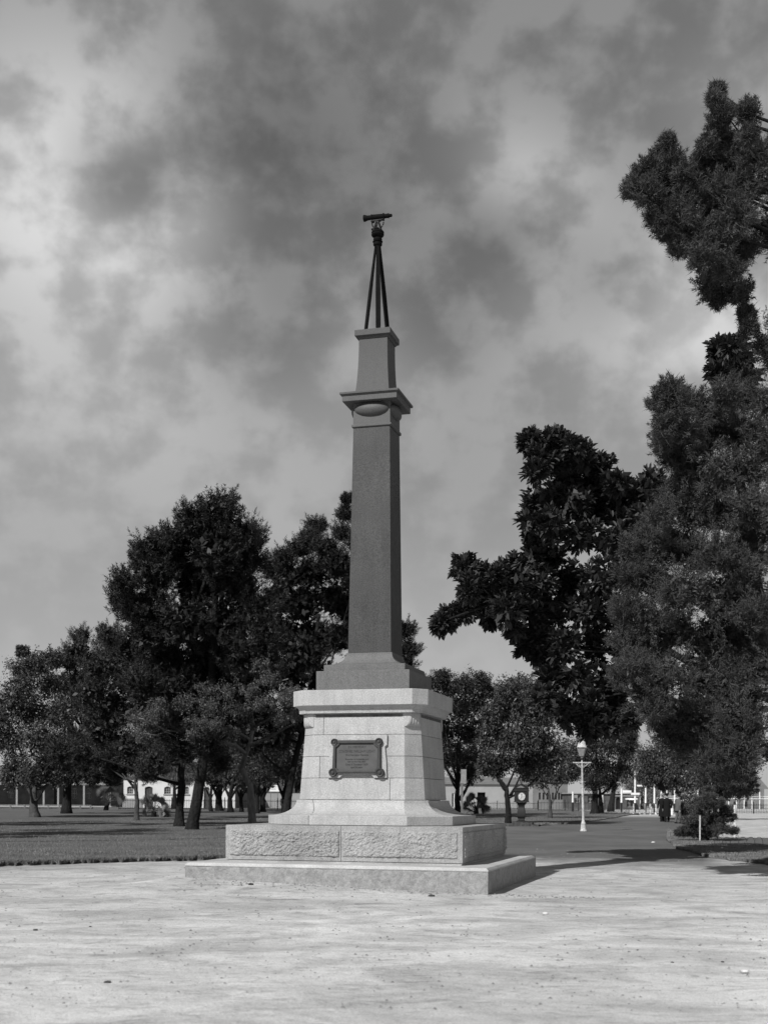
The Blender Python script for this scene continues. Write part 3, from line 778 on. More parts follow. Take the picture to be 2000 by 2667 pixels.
tree('pine_tree', 'dark pine left of the leaning one, with a straight upright trunk', [(467, 2160), (469, 2100), (474, 1990), (470, 1880)], 59, .25,
     [(300, 1700, 45), (260, 1740, 45), (330, 1770, 55), (240, 1810, 50), (300, 1850, 60), (380, 1860, 60), (260, 1900, 50), (340, 1940, 46), (370, 1790, 45), (400, 1985, 34), (160, 1960, 36), (210, 1960, 36), (570, 1990, 30), (385, 2010, 26), (285, 1655, 25)], 'pine', M['pine_grey'], M['bark'], 22, 1.8, .8, GP, 6)
tree('pine_tree', 'dark pine with several spires, directly behind the monument shaft', [(742, 2128), (760, 2020), (800, 1850), (830, 1600)], 78, .26,
     [(822, 1370, 24), (815, 1405, 34), (785, 1425, 34), (850, 1430, 38), (740, 1450, 26), (710, 1480, 34), (890, 1390, 26), (902, 1340, 20), (905, 1300, 13), (750, 1500, 48), (820, 1490, 52), (880, 1470, 50), (720, 1560, 50), (790, 1570, 60), (870, 1560, 60),
      (700, 1620, 56), (680, 1700, 60), (790, 1700, 60), (740, 1650, 60), (820, 1660, 66), (890, 1660, 50), (760, 1760, 60), (850, 1770, 60), (770, 1860, 60), (720, 1910, 50), (1058, 1640, 24), (1066, 1690, 24), (1050, 1730, 34), (980, 1700, 60), (930, 1600, 60), (930, 1500, 50), (935, 1420, 35), (960, 1800, 60), (560, 1790, 60), (640, 1760, 66), (480, 1810, 56), (680, 1850, 60), (590, 1880, 60), (500, 1900, 50), (430, 1860, 50), (420, 1940, 46), (480, 1965, 36), (650, 1930, 50), (560, 1960, 36), (600, 1720, 50), (520, 1740, 50), (700, 1760, 50)], 'pine', M['pine'], M['bark'], 23, 3.0, 1.0, GP, 7)
tree('pine_tree', 'slender grey pine standing at the far left behind the broadleaf trees', [(173, 2127), (175, 2040), (182, 1900), (200, 1750)], 94, .36,
     [(212, 1655, 26), (205, 1690, 34), (180, 1720, 34), (235, 1730, 38), (190, 1780, 50), (245, 1790, 45), (175, 1850, 50), (250, 1860, 55), (215, 1930, 50), (280, 1940, 45), (290, 2000, 34), (230, 1990, 40), (190, 2022, 28), (240, 2025, 28), (140, 2015, 30), (290, 2030, 24)], 'pine', M['pine_grey'], M['bark'], 24, 2.5, .8, GP, 5)
tree('broadleaf_tree', 'pale-leaved broadleaf tree nearest the left edge of the lawn', [(90, 2138), (88, 2080), (90, 2035)], 79, .33,
     [(60, 1740, 40), (110, 1725, 30), (140, 1715, 24), (55, 1790, 50), (130, 1780, 45), (20, 1830, 50), (80, 1850, 60), (150, 1860, 50), (30, 1920, 50), (100, 1930, 60), (160, 1940, 45), (50, 1990, 40), (120, 1990, 40), (165, 1985, 35), (30, 2025, 28), (75, 2020, 30), (145, 2022, 28), (110, 2018, 24), (-30, 1880, 60), (60, 1695, 15)],
     'leaf', M['leaf_mid'], M['bark_mid'], 25, 2.2, 1.25, GL, 6, [(((90, 2040), (60, 2015), (40, 1980)), .16), (((92, 2042), (118, 2025), (130, 1985)), .16)])
tree('small_tree', 'small grey-leaved tree forking beside the fan palm', [(355, 2145), (357, 2090), (352, 2040), (360, 2010)], 72, .16,
     [(290, 1975, 38), (335, 1960, 42), (385, 1955, 42), (300, 2010, 26), (350, 1995, 32), (400, 1990, 34), (425, 1960, 32), (262, 1985, 25)], 'pine', M['pine_grey'], M['bark_mid'], 26, 1.2, .8, GL, 4,
     [(((352, 2055), (335, 2035), (318, 2015)), .09)])
# thin spreading tree with bare limbs
z6 = lambda x, y: (340+x/3.606, 1680+y/3.606)
forks = []
for pth, r0 in (([(1075, 1020), (980, 940), (860, 920), (730, 850), (600, 850), (480, 810), (330, 810), (150, 700), (80, 690)], .10),
                ([(1140, 935), (1270, 890), (1440, 790), (1620, 700)], .085), ([(1155, 790), (1130, 640), (1200, 500), (1290, 370), (1480, 320)], .10), ([(1130, 650), (980, 570), (920, 480), (870, 280)], .07),
                ([(930, 510), (850, 480), (770, 440), (740, 360)], .045), ([(1115, 885), (1060, 850), (960, 800), (900, 740), (820, 730)], .065), ([(860, 920), (760, 880), (640, 790), (560, 720)], .045),
                ([(480, 810), (380, 760), (340, 640)], .03), ([(960, 800), (840, 790), (700, 800)], .035), ([(1150, 780), (1260, 720), (1380, 640), (1480, 540)], .05), ([(1280, 870), (1270, 800), (1210, 750)], .03),
                ([(1200, 500), (1190, 400), (1180, 280)], .03), ([(1130, 700), (1060, 560), (1060, 430)], .035), ([(600, 850), (500, 880), (330, 820), (230, 850), (120, 830)], .035)):
    forks.append(([z6(*p) for p in pth], r0))
fine = [(360, 1870, 30), (400, 1860, 30), (450, 1850, 30), (510, 1880, 30), (580, 1850, 30), (600, 1900, 24), (650, 1800, 30), (720, 1740, 26), (760, 1800, 24), (380, 1890, 30), (430, 1880, 34), (480, 1890, 30), (420, 1840, 34), (480, 1830, 36), (540, 1840, 36), (560, 1890, 30), (590, 1800, 36), (540, 1790, 30), (620, 1850, 30), (640, 1760, 34), (700, 1770, 34), (680, 1830, 34), (740, 1820, 30), (740, 1870, 28), (370, 1920, 22), (590, 1740, 26), (680, 1730, 26), (780, 1860, 25), (500, 1920, 22)]
tree('spreading_tree', 'thin-leaved spreading tree with pale bent trunk left of the pedestal', [(657, 2145), (654, 2080), (650, 2046), (630, 2004), (640, 1963), (653, 1930), (660, 1885)], 61, .2, fine, 'fine', M['leaf_pale'], M['bark_light'], 27, 1.6, .85, GP, 0, forks, True, .7)
# two trees of the same row standing just outside the left edge; their shade lies across the lawn
for i_, (px, d_) in enumerate(((-400, 41), (-330, 55))):
    k_ = 41/d_
    tree('broadleaf_tree', ['spreading broadleaf tree standing nearest, just outside the left edge', 'broadleaf tree second nearest, just outside the left edge'][i_], [(px, 2170), (px, 2000), (px+10, 1850)], d_, .3,
         [(px+a_*k_, CYP-(CYP-b_)*k_, c_*k_) for a_, b_, c_ in ((-150, 1700, 120), (0, 1650, 140), (130, 1720, 110), (-80, 1500, 120), (70, 1480, 120), (0, 1350, 100), (-160, 1850, 90), (120, 1860, 80))], 'leaf', M['leaf_mid'], M['bark_mid'], 60+i_, 2.4, .9, GL, 6)
# background trees beyond, seen under the pines
bgt = [('small dark tree with a thin stem, first right of the leaning pine', (550, 2108), [(520, 2005, 35), (555, 2020, 34), (580, 2030, 24), (560, 2000, 38), (590, 1975, 35), (545, 1955, 40)], 110, .17, 'leaf_mid'),
       ('thick-stemmed leaning tree at the end of the white cottage', (571, 2107), [(600, 1930, 45), (560, 1910, 40), (620, 1980, 35)], 113, .36, 'leaf_dark'),
       ('forked tree at the right end of the white cottage', (601, 2116), [(590, 2015, 30), (605, 2035, 20), (635, 2030, 24), (630, 1990, 38), (640, 1950, 42)], 104, .24, 'leaf_mid'),
       ('tree with a dark stem just left of the pale bent trunk', (629, 2112), [(660, 1960, 40), (620, 1940, 38)], 107, .19, 'leaf_dark'),
       ('dark slim tree just right of the pale bent trunk', (671, 2120), [(690, 1975, 40), (660, 2020, 28), (690, 2025, 26), (700, 1930, 45)], 99, .19, 'leaf_dark'),
       ('forked tree beside the white notice board', (686, 2110), [(700, 1985, 34), (705, 2020, 22), (720, 1950, 42), (740, 1920, 45)], 109, .24, 'leaf_dark'),
       ('bushy forked tree against the pedestal, left of it', (742, 2108), [(715, 2000, 32), (750, 2005, 36), (775, 1980, 40), (730, 1960, 38), (785, 2035, 20), (770, 1930, 45)], 111, .30, 'leaf_mid')]
for i, (lab, (px, py), sp, d, r0, lm) in enumerate(bgt):
    top = sp[0]; cxm = sum(s[0] for s in sp)/len(sp)
    tree('background_tree', lab, [(px, py), (px-2, 2075), (px+(cxm-px)*.35, 2035), (cxm, 1990)], d, r0, sp, 'leaf', M[lm], M['bark'], 40+i, 1.8, 1.0, GL, 2,
         [(((px-2, 2080), (px-14, 2055), (px-24, 2025)), r0*.6), (((px, 2078), (px+15, 2055), (px+28, 2022)), r0*.6)])
tree('background_tree', 'broad dark tree behind the sign post, right of the pedestal', [(1195, 2113), (1190, 2070), (1196, 2030)], 95, .27,
     [(1130, 1775, 26), (1155, 1760, 20), (1170, 1790, 34), (1215, 1780, 34), (1250, 1775, 26), (1140, 1830, 45), (1200, 1840, 50), (1250, 1830, 45), (1160, 1900, 55), (1230, 1900, 55), (1180, 1970, 55), (1240, 1970, 45), (1130, 1960, 45), (1220, 2015, 30), (1110, 1880, 40), (1272, 1800, 20)], 'leaf', M['leaf_dark'], M['bark'], 31, 2.5, 1.2, GR, 6,
     [(((1196, 2085), (1212, 2060), (1226, 2030)), .18)])
tree('background_tree', 'rounded tree whose dark forked trunk stands beside the clock cabinet', [(1325, 2147), (1322, 2090), (1318, 2055), (1300, 2030), (1290, 2005)], 69, .175,
     [(1320, 1800, 36), (1360, 1790, 36), (1395, 1800, 34), (1310, 1850, 45), (1370, 1850, 50), (1420, 1860, 45), (1290, 1920, 45), (1350, 1920, 55), (1420, 1930, 55), (1300, 1985, 40), (1370, 1985, 45), (1440, 1980, 45), (1270, 1990, 30), (1280, 1860, 30)], 'leaf', M['leaf_mid'], M['bark'], 32, 1.6, 1.2, GR, 5,
     [(((1328, 2075), (1342, 2050), (1356, 2018)), .10)])
tree('small_tree', 'small round tree with a pale thin stem between the clock and the lamp', [(1433, 2132), (1432, 2090), (1428, 2055)], 86, .15,
     [(1385, 1990, 30), (1420, 1970, 36), (1465, 1970, 36), (1400, 2020, 30), (1450, 2015, 34), (1490, 2005, 30), (1370, 2015, 20)], 'leaf', M['leaf_mid'], M['bark_mid'], 33, 1.4, 1.0, GR, 4)
tree('background_tree', 'twin-stemmed dark tree right of the street lamp', [(1548, 2118), (1549, 2080), (1552, 2045)], 108, .36,
     [(1540, 1890, 36), (1580, 1880, 36), (1615, 1900, 34), (1530, 1940, 45), (1590, 1940, 48), (1630, 1950, 30), (1520, 1995, 40), (1570, 2000, 45), (1620, 2000, 40), (1590, 2035, 28), (1540, 2035, 30), (1500, 1960, 35), (1640, 1915, 22)], 'leaf', M['leaf_dark'], M['bark'], 34, 2.5, 1.1, GR, 5,
     [(((1566, 2118), (1564, 2080), (1560, 2040)), .26)])
tree('weeping_tree', 'weeping pale tree showing behind the twin-stemmed one', [(1590, 2105), (1600, 2040), (1615, 1960)], 125, .3,
     [(1630, 1890, 26), (1640, 1925, 24), (1637, 1960, 20), (1600, 1880, 30)], 'droop', M['leaf_mid'], M['bark'], 35, 1.5, .8, GR, 2)
tree('far_tree', 'hazy grey tree rising behind the tram poles', [(1672, 2108), (1672, 2070)], 160, .3,
     [(1655, 2020, 24), (1680, 2040, 26), (1660, 2060, 26), (1700, 2062, 24), (1640, 2045, 20), (1690, 2085, 18)], 'leaf', M['far_leaf'], M['bark'], 36, 2.5, .8, None, 2)
tree('far_tree', 'pale tree over the light wall behind the sign post', [(1262, 2106), (1262, 2070)], 168, .3,
     [(1250, 2040, 22), (1285, 2030, 26), (1310, 2045, 22), (1235, 2060, 20), (1275, 2060, 22)], 'leaf', M['far_leaf'], M['bark'], 37, 2.5, .8, None, 2)
tree('far_tree', 'pale willowy tree over the white cottage roof', [(455, 2106), (455, 2040)], 128, .3,
     [(440, 2010, 26), (470, 2000, 30), (500, 2010, 26), (455, 2030, 20), (485, 2030, 18)], 'droop', M['leaf_pale'], M['bark'], 38, 2.0, .8, None, 2)
tree('street_tree', 'small-leaved dome-shaped tree over the walk behind the shrub', [(1862, 2134), (1862, 2090), (1856, 2040)], 86, .17,
     [(1690, 1975, 38), (1740, 1950, 45), (1690, 2015, 30), (1735, 2005, 42), (1790, 1975, 50), (1730, 2038, 22), (1785, 2035, 36), (1840, 1990, 50), (1840, 2040, 36), (1885, 2010, 45), (1895, 2055, 26), (1930, 1980, 45), (1780, 2058, 18)], 'leaf', M['leaf_mid'], M['bark'], 39, 1.8, 1.4, None, 4,
     [(((1875, 2135), (1880, 2090), (1890, 2050)), .08)])

# fig with large leaves in rosettes
fb = at(2080, 30); fig = thing('fig_tree', 'large-leaved glossy fig reaching branches out from behind the cypress', 'tree', fb)
figspec = [(1385, 1148, 26), (1410, 1185, 30), (1440, 1150, 28), (1490, 1170, 30), (1450, 1200, 34), (1395, 1225, 22), (1520, 1195, 28), (1560, 1220, 28), (1545, 1260, 36), (1610, 1255, 26), (1600, 1290, 38), (1660, 1290, 34), (1700, 1260, 30), (1480, 1250, 26),
      (1400, 1310, 30), (1440, 1295, 30), (1380, 1360, 28), (1430, 1370, 34), (1500, 1310, 38), (1560, 1330, 40), (1620, 1350, 40), (1680, 1340, 40), (1400, 1405, 22), (1520, 1390, 44), (1600, 1410, 46), (1660, 1420, 40),
      (1205, 1480, 22), (1240, 1495, 30), (1290, 1500, 30), (1225, 1535, 30), (1350, 1475, 28), (1390, 1460, 32), (1430, 1450, 28), (1330, 1530, 38), (1400, 1520, 44), (1270, 1570, 34), (1210, 1590, 24), (1165, 1610, 22), (1150, 1625, 16), (1320, 1590, 36),
      (1480, 1510, 44), (1560, 1500, 50), (1640, 1500, 46), (1390, 1590, 38), (1450, 1590, 44), (1530, 1590, 50), (1610, 1590, 50), (1375, 1680, 24), (1410, 1650, 32), (1410, 1705, 26), (1470, 1680, 44), (1550, 1680, 50), (1630, 1680, 46),
      (1430, 1770, 32), (1500, 1770, 44), (1580, 1770, 46), (1420, 1820, 26), (1470, 1850, 38), (1540, 1850, 40), (1600, 1840, 34), (1530, 1895, 24), (1590, 1890, 20), (1640, 1875, 18), (1280, 1610, 20), (1340, 1640, 18),
      (1875, 915, 22), (1905, 900, 24), (1895, 945, 24), (1870, 965, 20), (1930, 940, 26), (1940, 985, 26)]
fl_ = lobes_from(figspec, 30, .9, 77, .95, True)
mb = MB(); P0 = Vector((0, 0, -.2)); rel = lambda p: Vector(p)-Vector(fb)
def limb(pp, rr, dd=30): 
    q = [rel(at(x, dd, y)) for x, y in pp]; mb.tube(q, [rr*(1-.8*i/(len(q)-1)) for i in range(len(q))], 7)
mb.tube([P0, rel(at(2070, 30, 2000)), rel(at(2030, 30, 1800)), rel(at(1960, 30, 1500)), rel(at(1920, 30, 1200)), rel(at(1890, 30, 980))], [.34, .27, .22, .17, .1, .04], 9)
limb([(2030, 1830), (1920, 1790), (1800, 1730), (1650, 1640), (1450, 1570), (1290, 1570), (1170, 1612)], .11); limb([(1985, 1620), (1890, 1580), (1790, 1530), (1650, 1450), (1500, 1380), (1390, 1360)], .09)
limb([(1960, 1500), (1880, 1450), (1790, 1400), (1640, 1330), (1500, 1260), (1400, 1180)], .09); limb([(2035, 1850), (1900, 1840), (1780, 1830), (1650, 1800), (1500, 1830)], .08); limb([(1290, 1570), (1250, 1520), (1215, 1490)], .035); limb([(2010, 1750), (1900, 1730), (1780, 1710), (1600, 1700), (1430, 1690)], .07)
limb([(1500, 1260), (1440, 1240), (1400, 1225)], .025); limb([(1940, 1380), (1850, 1370), (1780, 1340), (1700, 1290)], .07)
mb.build('trunk', M['bark'], fig, True)
rf = np.random.default_rng(5)
lf = [l for l in fl_]
C, O, S = clumps(lf, 23, rf, .6); nb = 11
P = np.repeat(C, nb, 0); n = len(P)
Dd = unit(np.repeat(unit(O*.9+np.array([0, 0, .55])), nb, 0)*.9+rand_dirs(n, rf)*.75)
P = P+Dd*.03+rf.normal(size=(n, 3))*.02
Ll = .185*(.6+.7*rf.random(n)); Wl = .034*(.8+.5*rf.random(n))
side_ = unit(np.cross(Dd, rand_dirs(n, rf)*.5+np.array([0, 0, 1.])))
nrm_ = unit(np.cross(side_, Dd))
V = np.zeros((n, 8, 3))   # two folded halves
def leafv(P, Dd, side_, nrm_, Ll, Wl):
    n = len(P); V = np.zeros((n, 2, 4, 3)); e_ = lambda a: a[:, None]
    a = P; c = P+Dd*e_(Ll*.5)-nrm_*e_(Ll*.04); b = P+Dd*e_(Ll)-nrm_*e_(Ll*.12)
    for s, sg in ((0, 1), (1, -1)):
        V[:, s, 0] = a; V[:, s, 1] = P+Dd*e_(Ll*.35)+side_*e_(sg*Wl)+nrm_*e_(Wl*.45); V[:, s, 2] = P+Dd*e_(Ll*.75)+side_*e_(sg*Wl*1.0)+nrm_*e_(Wl*.35-Ll*.05); V[:, s, 3] = b
    return V
lv = leafv(P, Dd, side_, nrm_, Ll, Wl)
# the 300 leaves that stand out largest, on the near left edge of the crown
px_ = P[:, 0]/P[:, 1]*FPX+CXP
order = np.lexsort((P[:, 1], (px_ > 1475)))
pick = order[:300]; rest = np.setdiff1d(np.arange(n), pick)
o = bigmesh('crown', lv[rest].reshape(-1, 3)-np.array(fb), np.arange(len(rest)*8).reshape(-1, 4), M['fig'], fig); stuff(o)
proto = leafv(np.zeros((1, 3)), np.array([[1., 0, 0]]), np.array([[0, 1., 0]]), np.array([[0, 0, 1.]]), np.array([.2]), np.array([.036]))
pm = bpy.data.meshes.new('leaf'); pm.from_pydata([tuple(v) for v in proto.reshape(-1, 3)], [], [(0, 1, 2, 3), (4, 7, 6, 5)]); pm.materials.append(M['fig'])
for i in pick:
    lo = bpy.data.objects.new('leaf', pm); col.objects.link(lo); lo.parent = fig
    R = Matrix([list(Dd[i]), list(side_[i]), list(nrm_[i])]).transposed().to_4x4()
    s = Ll[i]/.2; lo.matrix_local = Matrix.Translation(Vector(P[i])-Vector(fb)) @ R @ Matrix.Scale(s, 4)
# inner dark leaves of the fig
Q = []
for (x, y, z, rx, ry, rz) in lf:
    m2 = 60; d_ = rand_dirs(m2, rf)*(rf.random(m2)[:, None]**.5)*.7; Q.append(np.array([x, y, z])+d_*np.array([rx, ry, rz]))
Q = np.concatenate(Q); m2 = len(Q)
VI = diamonds(Q, rand_dirs(m2, rf), np.full(m2, .28), np.full(m2, .08), rf)
o = bigmesh('inner_foliage', VI-np.array(fb), np.arange(len(VI)).reshape(-1, 4), M['fig'], fig); stuff(o)

# tall feathery cypress at the right edge
kb = at(2060, 24.0); cyp = thing('cypress_tree', 'tall feathery cypress filling the right edge of the picture', 'tree', kb)
cspec = [(1738, 368, 12), (1735, 400, 24), (1750, 430, 36), (1700, 440, 28), (1665, 465, 26), (1650, 490, 22), (1690, 500, 34), (1780, 450, 22), (1740, 490, 40), (1800, 500, 32), (1720, 560, 34), (1760, 560, 44), (1730, 600, 24), (1800, 600, 48), (1770, 640, 26),
         (1870, 235, 12), (1862, 262, 16), (1885, 290, 20), (1870, 320, 24), (1880, 370, 32), (1840, 380, 22), (1860, 420, 38), (1900, 430, 36), (1840, 480, 36), (1820, 430, 22), (1880, 500, 46), (1920, 560, 46), (1850, 560, 44), (1940, 480, 40), (1870, 640, 48), (1830, 670, 34), (1850, 730, 36), (1900, 700, 34), (1870, 770, 26), (1925, 760, 26), (1935, 650, 36), (1945, 815, 18), (1950, 850, 16), (1948, 290, 26), (1945, 350, 22), (1970, 400, 40),
         (1745, 1015, 26), (1720, 1050, 26), (1755, 1060, 34), (1800, 1050, 30), (1730, 1105, 30), (1740, 1150, 30), (1780, 1120, 44), (1850, 1070, 36), (1890, 1030, 34), (1930, 1030, 40), (1850, 1140, 50), (1930, 1120, 50), (1760, 1190, 34), (1790, 1230, 48), (1860, 1230, 56), (1940, 1220, 50),
         (1760, 1280, 36), (1800, 1330, 56), (1880, 1330, 60), (1950, 1320, 50), (1720, 1340, 24), (1680, 1400, 30), (1650, 1430, 26), (1720, 1420, 44), (1790, 1430, 60), (1870, 1440, 60), (1940, 1430, 50), (1640, 1500, 30), (1690, 1510, 50), (1770, 1540, 60), (1860, 1550, 66), (1940, 1540, 56),
         (1625, 1580, 28), (1680, 1610, 52), (1760, 1640, 64), (1850, 1660, 66), (1940, 1650, 56), (1630, 1670, 32), (1690, 1700, 50), (1650, 1740, 36), (1620, 1760, 24), (1730, 1760, 58), (1810, 1770, 64), (1900, 1770, 60), (1680, 1810, 42), (1700, 1850, 34), (1760, 1860, 54), (1840, 1870, 60), (1920, 1870, 56),
         (1740, 1900, 36), (1800, 1930, 44), (1870, 1950, 48), (1930, 1950, 48), (1910, 2000, 38), (1940, 2040, 26), (1850, 1990, 30), (1945, 1480, 40), (1950, 1600, 44), (1955, 1720, 44), (1950, 1810, 40), (1900, 1850, 44), (1960, 1900, 40), (1900, 1680, 50), (1960, 1420, 40), (1930, 1760, 44),
         (2010, 900, 60), (2020, 1150, 70), (2030, 1350, 80), (2040, 1550, 80), (2040, 1750, 80), (2030, 600, 70), (2040, 1950, 60), (2010, 1050, 50), (2030, 450, 60)]
cl_ = lobes_from([(a_, b_, c_*(.88 if b_ < 1000 else 1.0)) for a_, b_, c_ in cspec], 24.0, .75, 55, 1.0, True)
mb = MB(); rel = lambda p: Vector(p)-Vector(kb)
mb.tube([Vector((0, 0, -.2)), rel(at(2075, 24.0, 1900)), rel(at(2080, 24.0, 1400)), rel(at(2080, 24.0, 900)), rel(at(2030, 24.0, 560)), rel(at(1950, 24.0, 380))], [.22, .18, .15, .11, .06, .02], 9)
rr_ = random.Random(8)
for l in rr_.sample(cl_[:110], 34):
    e_ = Vector(rel(l[:3])); zz = max(.8, e_.z-1.0); s = Vector((-.02*zz, 0, zz))
    if 6.2 < e_.z < 12.6: continue
    mb.tube([s, s.lerp(e_, .5)+Vector((0, 0, -.12)), e_], [.035, .025, .008], 5)
mb.build('trunk', M['bark'], cyp, True)
crown('crown', cl_, 'feather', M['cypress'], cyp, kb, 56, 1.0)
# nearer bushy sapling tied to a white stake
sb = at(1845, 44); sh = thing('sapling', 'dark bushy conifer sapling with layered boughs on the right lawn bed', 'shrub', sb)
sspec = [(1842, 2125, 28), (1838, 2092, 20), (1846, 2058, 15), (1860, 2150, 26), (1815, 2140, 22), (1780, 2165, 16), (1797, 2140, 18), (1800, 2165, 22), (1820, 2110, 22), (1835, 2140, 26), (1850, 2100, 24), (1870, 2130, 24), (1860, 2165, 26), (1885, 2160, 18), (1890, 2110, 16), (1830, 2175, 20), (1845, 2075, 16), (1910, 2165, 10), (1900, 2130, 14), (1870, 2090, 16), (1825, 2085, 14), (1768, 2168, 9)]
mb = MB(); mb.tube([(0, 0, -.1), (.02, 0, .8), (0, .03, 1.5)], [.04, .03, .012], 7)
for l in lobes_from(sspec, 44, .35, 9, .6, False):
    e_ = Vector(l[:3])-Vector(sb); mb.tube([(0, 0, max(.2, e_.z-.25)), tuple(e_)], [.016, .005], 5)
mb.build('trunk', M['bark'], sh, True)
crown('crown', lobes_from([(a_, b_, c_*1.0) for a_, b_, c_ in sspec], 44, .35, 9, .5, True), 'feather', M['leaf_mid'], sh, sb, 57, .6)
p = at(1823, 43.4); mb = MB(); mb.box(-.022, .022, -.022, .022, -.1, .95); tag(mb.build('plant_stake', M['white_worn'], None, False, .003, p), 'slim white stake supporting the sapling on the right bed', 'stake')
p = at(1913, 47.0); mb = MB(); mb.box(-.03, .03, -.03, .03, -.1, 1.3); tag(mb.build('marker_post', M['white'], None, False, .003, p), 'bright white post right of the sapling near the picture edge', 'post')
# flowering bush behind, pale
fb2 = at(1790, 75); bu = thing('flowering_bush', 'pale flowering bush beside the grey-clad walker', 'bush', fb2)
bl = lobes_from([(1783, 2085, 16), (1795, 2100, 18), (1785, 2115, 18), (1800, 2078, 14), (1806, 2115, 16)], 75, .3, 4, .9, True)
crown('crown', bl, 'leaf', M['leaf_pale'], bu, fb2, 58, .9)
crown('blossom', bl, 'fine', M['petal'], bu, fb2, 59, .55)
mb = MB(); mb.tube([(0, 0, -.1), (0, 0, .7)], [.04, .02], 6); mb.build('stem', M['bark'], bu)
# wire hoops edging the bed
for i, px in enumerate((1872, 1893, 1914, 1935, 1956, 1977)):
    d = 40.5; c = at(px, d); mb = MB(); R = 10.5/FPX*d*1.05
    mb.tube([(R*math.cos(PI*j/10), .02*math.sin(j), .12+.19*math.sin(PI*j/10)-(.2 if j in (0, 10) else 0)) for j in range(11)], .009, 5)
    o = mb.build('wire_hoop', M['grey_paint'], None, True, 0, c)
    tag(o, ['wire edging hoop nearest the sapling', 'second wire edging hoop from the sapling', 'third wire edging hoop from the sapling', 'fourth wire edging hoop from the sapling', 'fifth wire edging hoop, close to the picture edge', 'wire edging hoop cut by the picture edge'][i], 'edging hoop', 'wire hoops edging the right bed')

# fan palms
def palm(px, d, h, R, nf, label, seed, m=M['palm'], trunkh=.5, lean=0):
    b = at(px, d); root = thing('fan_palm', label, 'palm', b, 0, 'fan palms on the lawn'); r = random.Random(seed)
    mb = MB(); mb.tube([(0, 0, -.1), (lean*.4, 0, trunkh*.6), (lean, 0, trunkh)], [.2*h/1.8, .17*h/1.8, .15*h/1.8], 9); mb.build('trunk', M['bark'], root, True)
    for i in range(nf):
        az = r.uniform(0, 2*PI); el = rad(-35+115*r.random()**.8); L = R*r.uniform(.5, .72)
        s = Vector((lean, 0, trunkh)); d1 = Vector((math.cos(az)*math.cos(el), math.sin(az)*math.cos(el), math.sin(el))); e_ = s+d1*L
        mb = MB(); mb.tube([s, s.lerp(e_, .5)+Vector((0, 0, .03)), e_], [.018, .014, .010], 4)
        side = d1.cross(Vector((0, 0, 1))); side = (side if side.length > .1 else Vector((1, 0, 0))).normalized(); up = side.cross(d1).normalized(); q9 = rad(r.uniform(25, 80)*r.choice((-1, 1))); side, up = side*math.cos(q9)+up*math.sin(q9), up*math.cos(q9)-side*math.sin(q9)
        nl = 17
        for j in range(nl):
            a = rad(-78+156*j/(nl-1)); dd = (d1*math.cos(a)+side*math.sin(a)+up*.12).normalized(); fl2 = R*.48*(1-.25*abs(a)/1.4)
            tip = e_+dd*fl2+Vector((0, 0, -.22*fl2)); w2 = up.lerp(side, .6).normalized()*.03*R; mid = e_+dd*fl2*.5
            mb.add([e_, mid+dd.cross(up)*.024*R, tip, mid-dd.cross(up)*.024*R], [(0, 1, 2, 3)])
        mb.build('frond', m, root)
    return root
palm(401, 82, 1.8, 1.2, 36, 'fan palm in front of the white cottage door, beside the small forked tree', 5)
palm(275, 112, 2.2, 1.5, 26, 'ragged pale fan palm at the left end of the white cottage', 6, M['leaf_pale'], .9, .3)
palm(1240, 100, 2.0, 1.3, 32, 'pale fan palm behind the foot of the pedestal, right of the sign post', 7, M['leaf_pale'], .6)
# low stone kerb round the palm bed
b = at(1262, 96); mb = MB(); mb.box(-1.0, .85, -.3, .3, -.05, .18); mb.box(-1.0, -.7, .32, 2.0, -.05, .17)
tag(mb.build('bed_kerb', M['pale_wall'], None, False, .02, b), 'low stone kerb in front of the pale fan palm', 'kerb')

# ---------------------------------------------------------------- street lamp
ld = 57.0; lb = at(1520, ld); lamp = thing('street_lamp', 'white cast-iron gas lamp with glazed lantern and ladder arms', 'street lamp', lb)
HL = lambda y: (2163-(1910+y/8.19))/FPX*ld     # height from crop pixel
lean = -.018*0
LX = lambda x: (x)/8.19/FPX*ld
def lx(z): return -.028*z   # the post leans a little to the left
mb = MB()
prof = [(.155, -.05), (.155, .03), (.14, .05), (.13, .10), (.115, .20), (.105, .30), (.11, .33), (.115, .345), (.105, .36), (.085, .40), (.07, .46), (.062, .50), (.066, .53), (.056, .56), (.052, .80), (.050, 1.05), (.058, 1.10), (.060, 1.18), (.052, 1.24), (.050, 1.60), (.058, 1.64), (.060, 1.75), (.050, 1.80), (.044, 2.2), (.040, 2.9), (.046, 2.94), (.046, 3.0), (.034, 3.05), (.030, 3.22)]
n = 14
mb.loft([[(lx(z)+r*math.cos(2*PI*i/n), r*math.sin(2*PI*i/n), z) for i in range(n)] for r, z in prof]); mb.build('post', M['white_worn'], lamp, 'auto')
zc = HL(608); mb = MB(); x0 = lx(zc)
mb.tube([(x0-.385, 0, zc), (x0+.385, 0, zc)], [.028, .028], 8)
for s in (-1, 1):
    mb.tube([(x0+s*.39, 0, zc), (x0+s*.415, 0, zc)], [.04, .03], 8)
    mb.tube([(x0+s*.30, 0, zc-.02), (x0+s*.20, 0, zc-.13), (x0+s*.06, 0, zc-.22)], .012, 5)
    for (cx2, cz2, rr2) in ((.15, -.085, .045), (.24, -.055, .03), (.09, -.15, .035)):
        mb.tube([(x0+s*cx2+rr2*math.cos(a), 0, zc+cz2+rr2*math.sin(a)) for a in np.linspace(0, 2*PI, 9)], .009, 4)
mb.build('ladder_arm', M['white_worn'], lamp, 'auto')
zb, zt_ = HL(468), HL(292); xl = lx(zb)
